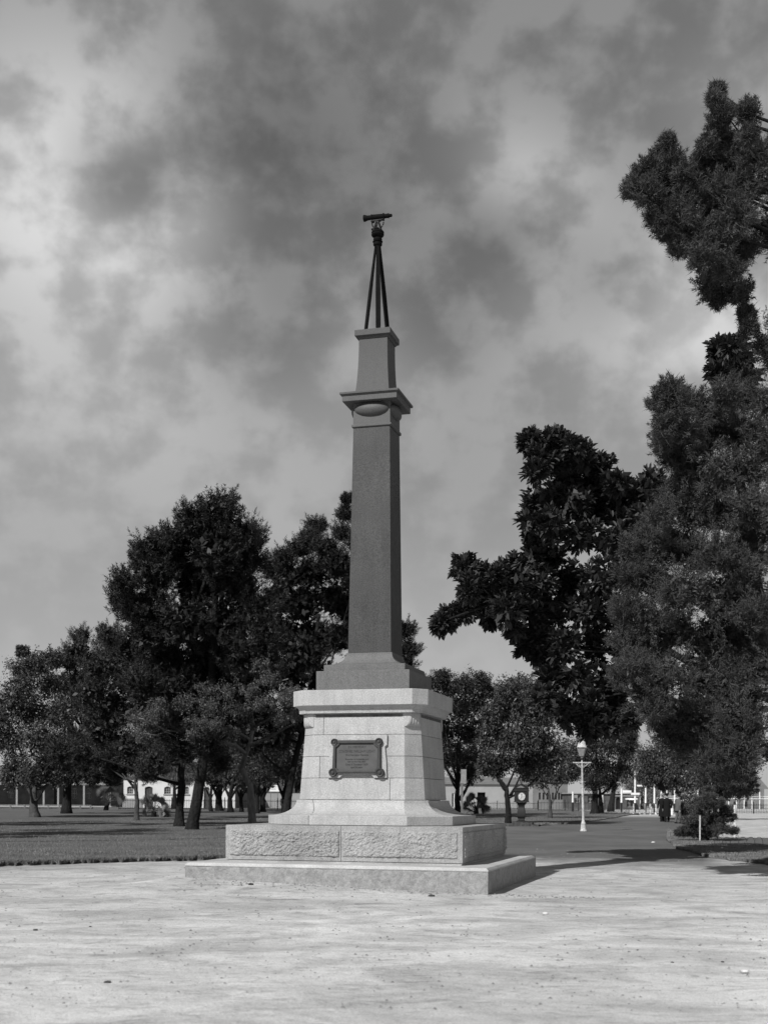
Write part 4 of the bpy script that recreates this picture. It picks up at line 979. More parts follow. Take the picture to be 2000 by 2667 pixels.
mb = MB(); mb.lathe([(.030, zb-.10), (.05, zb-.05), (.075, zb-.02), (.10, zb)], 6, xl)
mb.lathe([(.225, zt_-.01), (.24, zt_), (.235, zt_+.02), (.21, zt_+.02)], 6, xl)
for i in range(6):
    a = 2*PI*i/6; mb.tube([(xl+.10*math.cos(a), .10*math.sin(a), zb), (xl+.215*math.cos(a), .215*math.sin(a), zt_)], .010, 4)
mb.build('lantern_frame', M['grey_paint'], lamp)
for i in range(6):
    a, b2 = 2*PI*i/6+.05, 2*PI*(i+1)/6-.05; mb = MB()
    q = [(xl+.096*math.cos(a), .096*math.sin(a), zb), (xl+.096*math.cos(b2), .096*math.sin(b2), zb), (xl+.206*math.cos(b2), .206*math.sin(b2), zt_), (xl+.206*math.cos(a), .206*math.sin(a), zt_)]
    c = Vector((xl, 0, (zb+zt_)/2)); mb.loft([q, [tuple(Vector(v).lerp(c, .03)) for v in q]]); mb.build('pane', M['grey_paint'], lamp)
mb = MB(); mb.lathe([(.24, zt_+.02), (.215, zt_+.05), (.19, HL(205)), (.17, HL(196)), (.185, HL(190)), (.165, HL(182)), (.12, HL(160)), (.07, HL(140)), (.045, HL(130)), (.03, HL(122)), (.005, HL(118))], 14, xl)
mb.build('lantern_hood', M['white_worn'], lamp, 'auto')

# ---------------------------------------------------------------- clock cabinet on a baluster
cdist = 66.0; cb = at(1358, cdist-.2); ck = thing('clock_cabinet', 'dark gabled cabinet with a round white dial on a baluster foot', 'weighing machine', cb, rad(-14))
s_ = cdist/FPX/18.4   # metres per crop pixel
X0 = 520
def cz(y): return (2105-y)*s_+.0
mb = MB(); mb.box(-.62, .95, -.45, .5, -.05, .09); mb.box(-.42, .6, -.32, .36, .09, .2); mb.build('platform', M['bark_mid'], ck, False, .01)
mb = MB(); P4 = [(.15, 1830), (.155, 1780), (.145, 1750), (.19, 1690), (.205, 1660), (.205, 1600), (.195, 1420), (.165, 1260), (.155, 1200), (.155, 1120), (.17, 1090), (.22, 1020), (.255, 985), (.27, 965)]
mb.loft([ring(sq(w2), cz(y)) for w2, y in [(.26, 2000), (.26, 1900), (.2, 1840)]+P4]); mb.build('pedestal_foot', M['black'], ck, 'auto', .006)
mb = MB(); mb.box(-.345, .345, -.26, .26, cz(930), cz(430)); mb.build('case', M['black'], ck, False, .006)
mb = MB(); mb.box(-.385, .385, -.30, .30, cz(960), cz(930)); mb.box(-.39, .39, -.30, .30, cz(430), cz(400)); mb.box(-.35, .35, -.27, .27, cz(400), cz(300)); mb.build('moulding', M['black'], ck, False, .005)
mb = MB(); g0, g1 = cz(300), cz(70)
mb.add([(-.37, -.29, g0), (.37, -.29, g0), (0, -.29, g1), (-.37, .29, g0), (.37, .29, g0), (0, .29, g1)], [(0, 1, 2), (3, 5, 4), (0, 2, 5, 3), (1, 4, 5, 2), (0, 3, 4, 1)]); mb.build('gable', M['black'], ck)
mb = MB(); mb.loft([[(-.22, -.292, g0+.03), (.22, -.292, g0+.03), (.0, -.292, g0+.15)], [(-.22, -.30, g0+.03), (.22, -.30, g0+.03), (0, -.30, g0+.15)]]); mb.build('gable_panel', M['timber'], ck)
mb = MB(); mb.lathe([(.03, g1-.04), (.022, g1+.03), (.035, g1+.06), (.004, g1+.11)], 8); mb.build('finial', M['black'], ck, 'auto')
zc = cz(685); n = 28; mb = MB(); mb.loft([[(.045+.185*math.cos(2*PI*i/n), y, zc+.205*math.sin(2*PI*i/n)) for i in range(n)] for y in (-.262, -.272)]); dial = mb.build('dial', M['white_worn'], ck)
mb = MB(); mb.loft([[(.045+a*math.cos(2*PI*i/n), y, zc+1.1*a*math.sin(2*PI*i/n)) for i in range(n)] for a, y in ((.185, -.262), (.205, -.262), (.205, -.285), (.185, -.285), (.185, -.262))], False); mb.build('bezel', M['black'], ck, True)
mb = MB(); mb.box(.038, .052, -.278, -.273, zc-.17, zc+.13); mb.lathe([(.001, zc+.09), (.03, zc+.11), (.001, zc+.13)], 8, .045, -.27)
for i in range(12):
    a = 2*PI*i/12; cxx, czz = .045+.15*math.cos(a), zc+.165*math.sin(a); mb.box(cxx-.006, cxx+.006, -.277, -.2725, czz-.01, czz+.01)
mb.build('dial_marks', M['black'], dial)

# ---------------------------------------------------------------- sign post
sp = at(1203, 78); sign = thing('sign_post', 'grey timber post with a square board, between pedestal and palm', 'sign post', sp)
mb = MB(); mb.box(-.065, .065, -.05, .05, -.2, 3.15); mb.build('post', M['timber'], sign, False, .008)
mb = MB(); mb.box(-.08, .26, -.085, -.055, 2.32, 3.2); mb.build('board', M['grey_paint'], sign, False, .006)

# ---------------------------------------------------------------- people
def person(px, d, H, label, seed, coatm, hatm, trm, longcoat=True, yaw=0.0, stride=.12, arms=True):
    b = at(px, d); root = thing('person', label, 'person', b, yaw, 'men walking away along the walk' if longcoat else None); s = H/1.78
    vs = []; es = []; rs = []
    def v(p, r, par=None):
        vs.append(tuple(c*s for c in p)); rs.append((r*s, r*s*.85))
        if par is not None: es.append((par, len(vs)-1))
        return len(vs)-1
    pel = v((0, 0, .94), .14); ch = v((0, .02, 1.20), .15, pel); sh_ = v((0, .02, 1.40), .13, ch); nk = v((0, .03, 1.50), .055, sh_); hd = v((0, .04, 1.60), .085, nk); tp2 = v((0, .03, 1.70), .08, hd)
    v((0, .135, 1.60), .018, hd)                       # nose
    for sx in (-1, 1): v((sx*.095, .03, 1.60), .016, hd)   # ears
    for sx in (-1, 1):
        hip = v((sx*.10, 0, .88), .095, pel); kn = v((sx*.11, .03+sx*stride*.5, .48), .06, hip); an = v((sx*.11, sx*stride-.03, .09), .042, kn); v((sx*.12, sx*stride+.13, .035), .035, an)
        so_ = v((sx*.19, .02, 1.38), .06, sh_); el_ = v((sx*.25, -.02-sx*.05, 1.10), .045, so_); wr = v((sx*.24, .06-sx*.10, .86), .03, el_); pa = v((sx*.235, .075-sx*.10, .79), .032, wr)
        for q in range(4):
            f1 = v((sx*.235+(q-1.5)*.004, .045+q*.021-sx*.10, .73-.004*abs(q-1.5)), .0095, pa); v((sx*.228, .05+q*.019-sx*.10, .685-.006*abs(q-1.5)), .008, f1)
        t1 = v((sx*.215, .115-sx*.10, .77), .011, pa); v((sx*.208, .125-sx*.10, .735), .009, t1)
    me = bpy.data.meshes.new('body'); me.from_pydata(vs, es, []); me.materials.append(M['skin'])
    o = bpy.data.objects.new('body', me); col.objects.link(o); o.parent = root
    o.modifiers.new('skin', 'SKIN'); sv = me.skin_vertices
    if len(sv) == 0:
        bpy.context.view_layer.update(); sv = me.skin_vertices
    lay = sv[0].data if len(sv) else None
    if lay:
        for i, r_ in enumerate(rs): lay[i].radius = r_
        lay[0].use_root = True
    ss = o.modifiers.new('subd', 'SUBSURF'); ss.levels = 1; ss.render_levels = 2
    n = 20
    def ringe(rx, ry, z, cy=0.0, wob=0.0, tw=0.0):
        return [((rx*(1+wob*math.sin(5*t+seed)))*math.cos(t)*s, (cy+ry*math.sin(t))*s, z*s) for t in [2*PI*i/n for i in range(n)]]
    hem = .34 if longcoat else .78
    mb = MB(); mb.loft([ringe(.245 if longcoat else .21, .20, hem, 0, .05), ringe(.235, .19, hem+.2, 0, .04), ringe(.215, .175, .95, 0, .02), ringe(.20, .155, 1.10), ringe(.225, .16, 1.28), ringe(.225, .145, 1.38, .01), ringe(.15, .11, 1.47, .02), ringe(.075, .075, 1.52, .03)])
    for sx in (-1, 1):
        mb.tube([tuple(c*s for c in p) for p in ((sx*.17, .02, 1.42), (sx*.235, .01, 1.33), (sx*.275, -.02-sx*.05, 1.10), (sx*.25, .055-sx*.10, .88))], [.075*s, .082*s, .068*s, .056*s], 10)
    mb.build('coat', coatm, root, 'auto')
    mb = MB()
    for sx in (-1, 1): mb.tube([tuple(c*s for c in p) for p in ((sx*.10, 0, .92), (sx*.11, .03+sx*stride*.5, .48), (sx*.11, sx*stride-.03, .07))], [.115*s, .088*s, .075*s], 10)
    mb.build('trousers', trm, root, 'auto')
    for sx in (-1, 1):
        mb = MB(); y0 = sx*stride-.08
        mb.loft([[(sx*.115*s+a*wx*s, (y0+yy)*s, zz*s) for a, zz in ((-1, .0), (1, .0), (1, .06*hh), (-.6, .1*hh))] for yy, wx, hh in ((0, .04, 1), (.1, .05, 1.1), (.2, .05, .7), (.27, .03, .4))]); mb.build('shoe', M['black'], root)
    mb = MB(); c0 = .035
    mb.lathe([(.001, 1.685*s), (.155*s, 1.69*s), (.165*s, 1.70*s), (.10*s, 1.705*s), (.098*s, 1.77*s), (.085*s, 1.82*s), (.03*s, 1.80*s)], 16, 0, c0*s); mb.build('hat', hatm, root, 'auto')
    return root
person(1725, 79.5, 1.74, 'man walking away in dark overcoat and lighter grey hat', 1, M['coat'], M['pale_cloth'], M['coat'], True, rad(6))
person(1737, 78.0, 1.76, 'man walking away in long black coat and black hat', 2, M['coat'], M['coat'], M['coat'], True, rad(-4))
person(1766, 74.5, 1.70, 'figure in grey clothes and dark hat beside the flowering bush', 3, M['grey_cloth'], M['coat'], M['grey_cloth'], False, rad(-70), .08)

# ---------------------------------------------------------------- fences
def fence(px0, px1, d, h, label, npost, m, z_add=0.0, step=.16):
    a = at(px0, d); bq = at(px1, d); Ln = bq[0]-a[0]; root = thing('iron_fence', label, 'fence', a)
    for i in range(npost+1):
        x = Ln*i/npost; mb = MB(); mb.box(x-.035, x+.035, -.035, .035, -.1, h+.1); mb.lathe([(.02, h+.1), (.045, h+.14), (.004, h+.2)], 6, x, 0); mb.build('post', m, root)
    mb = MB(); mb.box(0, Ln, -.012, .012, h*.84, h*.84+.04); mb.box(0, Ln, -.012, .012, .14, .18); mb.build('rail', m, root)
    mb = MB()
    for i in range(int(Ln/step)): mb.box(i*step-.011, i*step+.011, -.009, .009, .02, h)
    stuff(mb.build('pickets', m, root)); return root
fence(310, 792, 119, 1.08, 'dark iron picket fence behind the trees left of the monument', 7, M['iron'])
fence(1190, 1400, 140, .82, 'iron picket fence before the pale wall, right of the monument', 4, M['gunmetal'])
fence(1402, 1575, 128, 1.0, 'dark wire and iron fence behind the street lamp', 5, M['gunmetal'], 0, .3)
fence(1868, 2010, 118, .95, 'iron picket fence at the far right edge', 3, M['gunmetal'])
# white bollards along the street end of the walk
for i, px in enumerate((1650.4, 1665, 1679, 1693, 1708, 1722, 1750, 1764)):
    b = at(px, 110); mb = MB(); mb.lathe([(.10, -.1), (.10, .06), (.075, .10), (.068, .66), (.09, .68), (.09, .73), (.06, .76), (.085, .82), (.06, .90), (.005, .94)], 10)
    o = mb.build('bollard', M['white'], None, 'auto', 0, b)
    tag(o, ['white bollard farthest left at the end of the walk', 'second white bollard from the left', 'third white bollard from the left', 'fourth white bollard from the left', 'white bollard just left of the walking men',
            'white bollard partly behind the walking men', 'white bollard just right of the walking men', 'white bollard behind the grey-clad figure'][i], 'bollard', 'white bollards across the end of the walk')
# tram poles with white painted bands
for i, (px, ytop, ybot, arm) in enumerate(((1491.5, 2060, 2088, 0), (1568.7, 2064, 2088, 0), (1618.4, 2051, 2088, 0), (1653.6, 2007, 2089, 1), (1681.3, 2042, 2089, 2), (1704, 2043, 2091, 0), (1722, 2045, 2089, 0), (1757, 2050, 2089, 0), (1836, 2040, 2089, 0))):
    d = 122; b = at(px, d); top_ = EYE+(CYP-ytop)/FPX*d-b[2]; bot = max(.9, EYE+(CYP-ybot)/FPX*d-b[2])
    root = thing('street_pole', ['thin white-topped pole left of the lamp, carrying a small board', 'thin white-topped pole behind the twin-stemmed tree', 'white-topped pole by the corner shop', 'tallest white pole, with a crossarm', 'white pole with a short bracket, right of the tallest',
                  'white pole fourth from the corner shop', 'white pole just left of the walking men', 'white pole behind the grey-clad figure', 'white pole seen behind the sapling'][i], 'pole', b, 0, 'white-topped poles along the street')
    mb = MB(); mb.tube([(0, 0, -.2), (0, 0, bot)], [.085, .08], 10); mb.build('dark_base', M['black'], root, 'auto')
    mb = MB(); mb.tube([(0, 0, bot+.002), (0, 0, top_)], [.092, .075], 10); mb.build('white_shaft', M['white'], root, 'auto')
    if arm == 1: mb = MB(); mb.box(-.42, .42, -.17, -.12, top_-2.25, top_-2.05); mb.build('crossarm', M['white'], root)
    if arm == 2: mb = MB(); mb.box(-.85, .0, -.05, .05, top_-.12, top_+.02); mb.build('bracket_arm', M['white'], root)
    if i == 0: mb = MB(); mb.box(.12, .45, -.1, -.06, top_-.62, top_-.32); mb.build('board', M['grey_paint'], root)

# ---------------------------------------------------------------- buildings
def wall(name, x0, x1, z0, z1, openings, m, parent, th=.35, y=0.0):
    """front wall facing -y with real openings (x0,x1,z0,z1)"""
    xs = sorted({x0, x1, *[o[0] for o in openings], *[o[1] for o in openings]}); zz = sorted({z0, z1, *[o[2] for o in openings], *[o[3] for o in openings]}); mb = MB()
    def hole(a, b): return any(o[0] < a < o[1] and o[2] < b < o[3] for o in openings)
    for i in range(len(xs)-1):
        for j in range(len(zz)-1):
            if hole((xs[i]+xs[i+1])/2, (zz[j]+zz[j+1])/2): continue
            a, b, c, d_ = xs[i], xs[i+1], zz[j], zz[j+1]
            mb.add([(a, y, c), (b, y, c), (b, y, d_), (a, y, d_)], [(0, 1, 2, 3)]); mb.add([(a, y+th, c), (b, y+th, c), (b, y+th, d_), (a, y+th, d_)], [(3, 2, 1, 0)])
    for (a, b, c, d_) in openings:
        mb.add([(a, y, c), (b, y, c), (b, y, d_), (a, y, d_), (a, y+th, c), (b, y+th, c), (b, y+th, d_), (a, y+th, d_)], [(0, 4, 5, 1), (1, 5, 6, 2), (2, 6, 7, 3), (3, 7, 4, 0)])
    mb.add([(x0, y, z0), (x0, y, z1), (x0, y+th, z1), (x0, y+th, z0)], [(0, 1, 2, 3)]); mb.add([(x1, y, z0), (x1, y+th, z0), (x1, y+th, z1), (x1, y, z1)], [(0, 1, 2, 3)]); mb.add([(x0, y, z1), (x1, y, z1), (x1, y+th, z1), (x0, y+th, z1)], [(0, 1, 2, 3)])
    return mb.build(name, m, parent)
def window(a, b, c, d_, parent, y=.12, cols=3, rows=2, fm=None, arch=None):
    fm = fm or M['grey_paint']; mb = MB(); t = .07
    mb.box(a+.002, a+t, y, y+.06, c, d_); mb.box(b-t, b-.002, y, y+.06, c, d_); mb.box(a+t, b-t, y+.001, y+.06, c, c+t); mb.box(a+t, b-t, y+.001, y+.06, d_-t, d_)
    for i in range(1, cols): x = a+(b-a)*i/cols; mb.box(x-.025, x+.025, y+.012, y+.045, c+t, d_-t)
    for j in range(1, rows): z = c+(d_-c)*j/rows; mb.box(a+t, b-t, y+.014, y+.043, z-.025, z+.025)
    w_ = mb.build('window', fm, parent); mb = MB(); mb.box(a+t, b-t, y+.03, y+.036, c+t, d_-t); mb.build('pane', M['glass'], w_); return w_
def spandrel(a, b, top_, rise, m, parent, y=-.004):
    """arched head: fills the top corners of an opening"""
    mb = MB(); n = 8
    for sgn in (0, 1):
        pts = [((a if sgn == 0 else b), top_)]
        for i in range(n+1):
            t = i/n*.5 if sgn == 0 else 1-i/n*.5; pts.append((a+(b-a)*t, top_-rise*(1-4*t*(1-t))))
        pts.append(((a+b)/2, top_))
        R0 = [(x, y, z) for x, z in pts]; R1 = [(x, .3, z) for x, z in pts]; mb.loft([R0, R1])
    mb.build('arch_head', m, parent)
# white cottage
d = 135; kx = d/FPX; b0 = at(322, d); cot = thing('white_cottage', 'long whitewashed single-storey cottage with arched windows seen under the pines', 'house', b0)
Xc = lambda px: (px-322)*kx; Zc = lambda py: EYE+(CYP-py)*kx-b0[2]+0
ops = [(Xc(331), Xc(347), Zc(2072), Zc(2052.5)), (Xc(377), Xc(397.5), .02, Zc(2052.5)), (Xc(427.5), Xc(445), Zc(2072), Zc(2052.5)), (Xc(531), Xc(545), .02, Zc(2053)), (Xc(480), Xc(492), Zc(2072), Zc(2052.5))]
wall('wall', 0, Xc(612), -.2, Zc(2026), ops, M['whitewash'], cot)
for i in (0, 2, 4): window(*ops[i], cot, .14, 3, 3); spandrel(ops[i][0], ops[i][1], ops[i][3], .14, M['whitewash'], cot); mb = MB(); mb.box(ops[i][0]-.1, ops[i][1]+.1, -.09, .1, ops[i][2]-.1, ops[i][2]-.002); mb.build('sill', M['pale_wall'], cot)
for i in (1, 3):
    a, b, c, e_ = ops[i]; spandrel(a, b, e_, .14, M['whitewash'], cot); mb = MB(); mb.box(a+.01, b-.01, .16, .22, c, e_); mb.build('door', M['bark_mid'], cot)
mb = MB(); mb.box(0, Xc(612), .351, 6.0, -.2, Zc(2027)); mb.build('rear_walls', M['grey_wall'], cot)
zr = Zc(2026); mb = MB(); mb.loft([[(-.3, -.4, zr), (-.3, 3.2, zr+1.7), (-.3, 6.6, zr), (-.3, 6.6, zr-.06), (-.3, -.4, zr-.06)], [(Xc(612)+.3, -.4, zr), (Xc(612)+.3, 3.2, zr+1.7), (Xc(612)+.3, 6.6, zr), (Xc(612)+.3, 6.6, zr-.06), (Xc(612)+.3, -.4, zr-.06)]]); rf2 = mb.build('roof', M['roof'], cot)
mb = MB(); mb.box(Xc(410), Xc(420), 2.8, 3.5, zr+1.2, zr+2.6); mb.build('chimney', M['grey_wall'], rf2)
mb = MB(); mb.box(-.1, Xc(370), -.08, -.002, -.1, Zc(2084)); mb.build('wall_base', M['pale_wall'], cot)
# veranda house
d = 150; kx = d/FPX; b0 = at(-60, d); ver = thing('veranda_house', 'low dark house with a pale-edged veranda at the far left', 'house', b0)
Xc = lambda px: (px+60)*kx; Zc = lambda py: EYE+(CYP-py)*kx-b0[2]
ops = [(Xc(141), Xc(153), .02, Zc(2055)), (Xc(80), Xc(95), Zc(2085), Zc(2058)), (Xc(186), Xc(200), Zc(2085), Zc(2058)), (Xc(225), Xc(238), Zc(2085), Zc(2058)), (Xc(20), Xc(35), Zc(2085), Zc(2058))]
wall('wall', 0, Xc(300), -.2, Zc(2040), ops, M['dark_brick'], ver)
for o_ in ops[1:]: window(*o_, ver, .14, 2, 2)
mb = MB(); mb.box(ops[0][0]+.01, ops[0][1]-.01, .2, .26, .02, ops[0][3]); mb.build('door', M['black'], ver)
mb = MB(); mb.box(0, Xc(300), .351, 7, -.2, Zc(2042)); mb.build('rear_walls', M['dark_brick'], ver)
zr = Zc(2045); mb = MB(); mb.loft([[(-.3, -2.6, zr), (-.3, .2, zr+.55), (-.3, 3.5, zr+2.2), (-.3, 7.3, zr+.3), (-.3, 7.3, zr+.2), (-.3, -2.6, zr-.05)], [(Xc(303), -2.6, zr), (Xc(303), .2, zr+.55), (Xc(303), 3.5, zr+2.2), (Xc(303), 7.3, zr+.3), (Xc(303), 7.3, zr+.2), (Xc(303), -2.6, zr-.05)]]); mb.build('roof', M['roof'], ver)
mb = MB(); mb.box(-.3, Xc(303), -2.66, -2.602, zr-.24, zr+.02); mb.build('fascia', M['pale_wall'], ver)
for px in (-30, 60, 129, 166, 232, 298): mb = MB(); mb.box(Xc(px)-.10, Xc(px)+.10, -2.6, -2.42, -.1, zr-.05); mb.build('veranda_post', M['grey_paint'], ver)
mb = MB(); mb.box(-.3, Xc(303), -2.7, -.002, -.2, .12); mb.build('veranda_floor', M['pale_wall'], ver)
# low pale street wall with little posts
b0 = at(-40, 122); lw = thing('street_kerb_wall', 'low pale kerb wall with stubby rail posts on the far left', 'wall', b0); kx = 122/FPX
mb = MB(); mb.box(0, (240+40)*kx, 0, .4, -.1, .28); mb.build('wall', M['pale_wall'], lw)
mb = MB(); mb.box(0, (240+40)*kx, -.32, -.26, .40, .46); mb.build('rail', M['timber'], lw)
for px in (-10, 30, 67, 98, 128, 157, 184, 211, 238): mb = MB(); mb.box((px+40)*kx-.06, (px+40)*kx+.06, -.36, -.24, -.1, .42); mb.build('rail_post', M['timber'], lw)
# walled yard with notice board, behind the pedestal
d = 140; kx = d/FPX; b0 = at(628, d); yard = thing('yard_building', 'brick building above a pale wall, left behind the pedestal', 'building', b0); Xc = lambda px: (px-628)*kx; Zc = lambda py: EYE+(CYP-py)*kx-b0[2]
mb = MB(); mb.box(0, Xc(830), 0, .3, -.2, Zc(2068.5)); mb.build('yard_wall', M['pale_wall'], yard)
wall('wall', 0, Xc(850), Zc(2068), Zc(2010), [(Xc(766), Xc(792), Zc(2067), Zc(2050)), (Xc(640), Xc(652), Zc(2050), Zc(2030)), (Xc(732), Xc(742), Zc(2052), Zc(2032))], M['dark_brick'], yard, .3, 1.2)
window(Xc(640), Xc(652), Zc(2050), Zc(2030), yard, 1.3, 2, 2); window(Xc(732), Xc(742), Zc(2052), Zc(2032), yard, 1.3, 2, 2)
mb = MB(); mb.box(0, Xc(850), 1.51, 8, -.2, Zc(2012)); mb.build('rear_walls', M['black'], yard)
mb = MB(); z2 = Zc(2010); mb.loft([[(-.3, .8, z2), (-.3, 4.5, z2+1.8), (-.3, 8.3, z2)], [(Xc(852), .8, z2), (Xc(852), 4.5, z2+1.8), (Xc(852), 8.3, z2)]]); mb.build('roof', M['roof'], yard)
nb_ = at(714, 138.5); nt = thing('notice_board', 'white notice board over the pale wall, between tree trunks', 'notice board', nb_); kx = 138.5/FPX
mb = MB(); z0_, z1_ = EYE+(CYP-2064)*kx-nb_[2], EYE+(CYP-2047)*kx-nb_[2]; mb.box(-13*kx, 13*kx, -.03, .03, z0_, z1_); bd = mb.build('board', M['white'], nt)
mb = MB()
for q in range(3): mb.box(-9*kx, 8*kx*(1-.2*q), -.036, -.031, z1_-.17-.17*q, z1_-.13-.17*q)
mb.build('faded_lines', M['grey_paint'], nt)
for sx in (-1, 1): mb = MB(); mb.box(sx*9*kx-.04, sx*9*kx+.04, .032, .10, -.2, z1_-.05); mb.build('post', M['timber'], nt)
# pale shed with black opening and its grey side, right of the monument
d = 155; kx = d/FPX; b0 = at(1150, d); shd = thing('pale_shed', 'pale rendered building with a square black doorway behind the sign post', 'building', b0); Xc = lambda px: (px-1150)*kx; Zc = lambda py: EYE+(CYP-py)*kx-b0[2]
op = [(Xc(1243), Xc(1264), -.1, Zc(2063)), (Xc(1177), Xc(1183), .2, Zc(2066))]
wall('wall', 0, Xc(1388), -.2, Zc(2042), op, M['pale_wall'], shd, .4)
mb = MB(); mb.box(.4, Xc(1386), 1.5, 6, -.2, Zc(2044)); mb.build('rear_walls', M['black'], shd)
mb = MB(); mb.box(Xc(1181.5), Xc(1183), .1, .2, .2, Zc(2066)); mb.build('door_frame', M['white'], shd)
mb = MB(); z2 = Zc(2042); mb.loft([[(-.3, -.3, z2), (-.3, 3, z2+.9), (-.3, 6.2, z2)], [(Xc(1390), -.3, z2), (Xc(1390), 3, z2+.9), (Xc(1390), 6.2, z2)]]); mb.build('roof', M['roof'], shd)
b0 = at(1389.5, d-.5); ldg = thing('long_brick_building', 'long dark brick building with narrow slit windows behind the lamp', 'building', b0); Xc = lambda px: (px-1389.5)*kx; Zc = lambda py: EYE+(CYP-py)*kx-b0[2]
op = [(Xc(p)-.10, Xc(p)+.14, Zc(2081), Zc(2063)) for p in (1405, 1415, 1425, 1439, 1447, 1455, 1462)]
wall('wall', 0, Xc(1478), -.2, Zc(2035), op, M['grey_wall'], ldg, .4)
for o_ in op: window(*o_, ldg, .2, 1, 2, M['black'])
mb = MB(); mb.box(0, Xc(1478), .41, 7, -.2, Zc(2037)); mb.build('rear_walls', M['dark_brick'], ldg)
mb = MB(); z2 = Zc(2035); mb.loft([[(-.2, -.3, z2), (-.2, 3.5, z2+1.5), (-.2, 7.2, z2)], [(Xc(1480), -.3, z2), (Xc(1480), 3.5, z2+1.5), (Xc(1480), 7.2, z2)]]); mb.build('roof', M['roof'], ldg)
# corner shop
d = 150; kx = d/FPX; b0 = at(1480, d); shop = thing('corner_shop', 'brick corner shop with white signboards, arched door and small awning', 'shop', b0); Xc = lambda px: (px-1480)*kx; Zc = lambda py: EYE+(CYP-py)*kx-b0[2]
op = [(Xc(1604), Xc(1615), .0, Zc(2074)), (Xc(1632), Xc(1650), .3, Zc(2078)), (Xc(1530), Xc(1545), .8, Zc(2070)), (Xc(1497), Xc(1510), .8, Zc(2070))]
wall('wall', 0, Xc(1664), -.2, Zc(2066), op, M['dark_brick'], shop, .4)
spandrel(op[0][0], op[0][1], op[0][3], .2, M['dark_brick'], shop)
mb = MB(); mb.box(op[0][0]+.01, op[0][1]-.01, .25, .3, 0, op[0][3]); mb.build('door', M['black'], shop)
for o_ in op[1:]: window(*o_, shop, .2, 2, 2)
mb = MB(); mb.box(0, Xc(1664), .41, 8, -.2, Zc(2067)); mb.build('rear_walls', M['dark_brick'], shop)
mb = MB(); mb.box(-.2, Xc(1666), -.25, 8.2, Zc(2065.5), Zc(2063)); mb.build('parapet', M['pale_wall'], shop)
mb = MB(); mb.box(Xc(1621), Xc(1643.5), -.08, -.003, Zc(2063.2)+.05, Zc(2056)); mb.build('signboard', M['white'], shop)
mb = MB(); mb.box(Xc(1600), Xc(1664), -.12, -.003, Zc(2072), Zc(2069)); mb.build('string_course', M['grey_paint'], shop)
mb = MB(); mb.box(Xc(1625), Xc(1656), -.9, -.85, Zc(2080), Zc(2076.5)); mb.loft([[(Xc(1633), -1.2, Zc(2081)), (Xc(1633), 0-.01, Zc(2076)), (Xc(1633), -.01, Zc(2077))], [(Xc(1649), -1.2, Zc(2081)), (Xc(1649), -.01, Zc(2076)), (Xc(1649), -.01, Zc(2077))]]); mb.build('awning', M['white'], shop)
# bright hotel row far right
d = 185; kx = d/FPX; b0 = at(1668, d); ho = thing('pale_terrace', 'bright two-storey terrace with a balcony beyond the bollards', 'building', b0); Xc = lambda px: (px-1668)*kx; Zc = lambda py: EYE+(CYP-py)*kx-b0[2]
op = []
for px in (1676, 1694, 1712, 1730, 1748, 1770, 1795, 1820, 1850, 1880, 1910, 1940): op += [(Xc(px), Xc(px+7), Zc(2072), Zc(2056)), (Xc(px), Xc(px+7), .3, Zc(2083))]
wall('wall', 0, Xc(1990), -.2, Zc(2046), op, M['whitewash'], ho, .4)
for o_ in op: window(*o_, ho, .2, 2, 2)
mb = MB(); mb.box(0, Xc(1990), .41, 8, -.2, Zc(2047)); mb.build('rear_walls', M['grey_wall'], ho)
mb = MB(); mb.box(-.2, Xc(1992), -1.8, -.01, Zc(2076.5), Zc(2075)); mb.build('balcony', M['white'], ho)
for px in range(1670, 1990, 20): mb = MB(); mb.tube([(Xc(px), -1.6, -.1), (Xc(px), -1.6, Zc(2050))], .07, 6); mb.build('balcony_post', M['white'], ho)
mb = MB(); mb.box(-.2, Xc(1992), -1.7, -1.66, Zc(2071), Zc(2070)); mb.build('balcony_rail', M['white'], ho)
mb = MB(); z2 = Zc(2046); mb.loft([[(-.3, -1.9, z2-.3), (-.3, 4, z2+1.8), (-.3, 8.2, z2)], [(Xc(1993), -1.9, z2-.3), (Xc(1993), 4, z2+1.8), (Xc(1993), 8.2, z2)]]); mb.build('roof', M['roof'], ho)

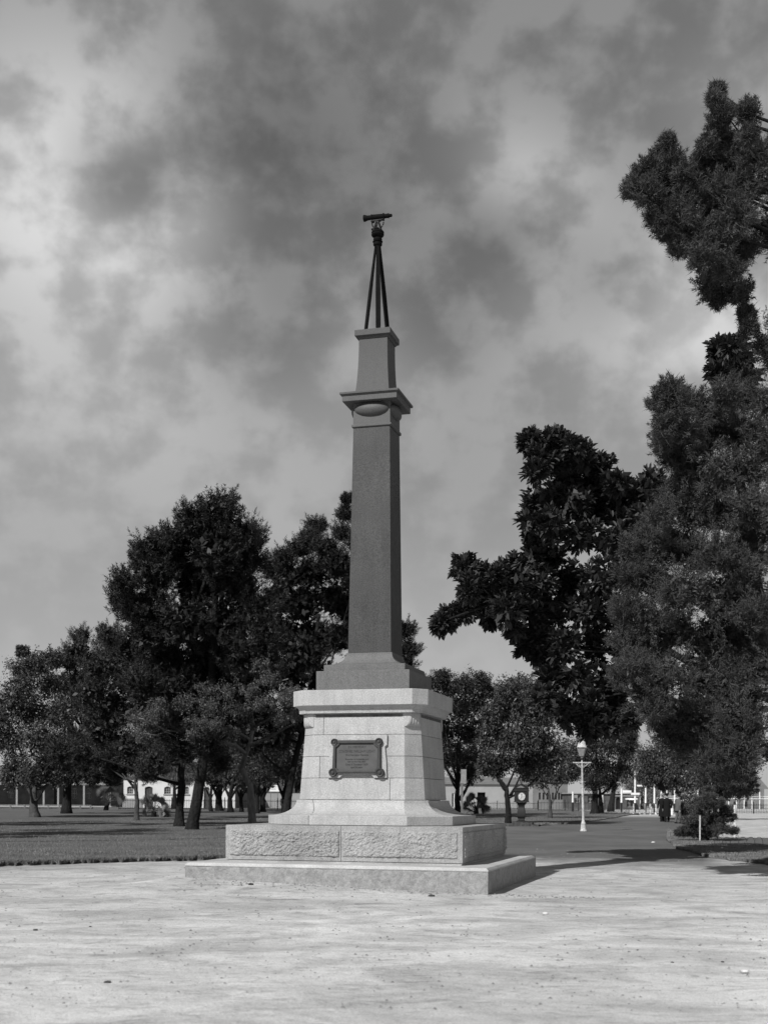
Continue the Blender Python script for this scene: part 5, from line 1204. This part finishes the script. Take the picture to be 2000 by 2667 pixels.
# ---------------------------------------------------------------- loose stones and litter of the ground
def pebble(px, py, r, m, label):
    d = gdist(px, py); c = at(px, d); r *= .8; mb = MB(); q = random.Random(int(px)); n = 8
    R = [[(r*k2*math.cos(2*PI*i/n)*q.uniform(.8, 1.2)*1.3, r*k2*math.sin(2*PI*i/n)*q.uniform(.8, 1.2), z*r) for i in range(n)] for k2, z in ((.75, -.2), (1, .1), (.85, .45), (.3, .65))]
    mb.loft(R); tag(mb.build('stone', m, None, True, 0, (c[0], c[1], c[2]+.005)), label, 'stone', 'loose stones on the trodden ground')
for (px, py, r, m, lab) in ((94.6, 2425, .028, 'pebble_dark', 'dark stone near the left edge, in the foreground dust'), (283, 2562, .030, 'pebble_dark', 'dark stone in the lower left foreground'), (654, 2321, .045, 'pebble_dark', 'flat dark stone in front of the step slab, left half'),
      (237, 2416, .018, 'pebble_dark', 'tiny dark stone right of the one near the left edge'), (1422, 2382, .040, 'pebble_white', 'pale flat stone on the ground right of the slab'), (1753, 2510, .018, 'pebble_dark', 'small black stone in the lower right foreground'),
      (1943, 2534, .035, 'pebble_white', 'pale stone in the lower right corner'), (1125, 2336, .05, 'pebble_dark', 'flat dark stone before the near corner of the slab'), (1662, 2477, .012, 'pebble_dark', 'tiny dark pebble in the right foreground'), (757, 2447, .018, 'pebble_dark', 'small dark stone in the middle foreground'),
      (1884, 2508, .016, 'pebble_dark', 'dark pebble close to the right edge'), (1702, 2196, .07, 'pebble_white', 'white scrap on the walk near the lawn bed')):
    pebble(px, py, r, M[m], lab)
r = np.random.default_rng(90); n = 5200
u = r.uniform(-.34, .34, n); d = 9*(4.2)**r.random(n); x = u*d; y = d
# more of them washed against the slab
k2 = 900; x[:k2] = r.uniform(-3.2, 3.4, k2); y[:k2] = 20.6-x[:k2]*.27-np.abs(r.normal(0, .5, k2))
s = (.005+.018*r.random(n)**4)*(.6+.02*d)
s[:k2] = .006+.022*r.random(k2)**3
tet = np.array([(1, 0, -.3), (-.6, .8, -.3), (-.6, -.8, -.3), (.1, 0, .9), (0, .3, .7)])
V = np.zeros((n, 4, 3)); rot = r.uniform(0, 2*PI, n)
for i in range(4):
    p = tet[i]; V[:, i, 0] = x+s*(p[0]*np.cos(rot)-p[1]*np.sin(rot))*1.3; V[:, i, 1] = y+s*(p[0]*np.sin(rot)+p[1]*np.cos(rot)); V[:, i, 2] = gz(x, y)+.004+s*p[2]*.7
i0 = np.arange(n)*4; F = np.concatenate([np.stack([i0+a, i0+b, i0+c], 1) for a, b, c in ((0, 1, 3), (1, 2, 3), (2, 0, 3))])
stuff(bigmesh('gravel', V.reshape(-1, 3), F, M['pebble']), 'small gravel scattered over the dust round the slab', 'gravel')
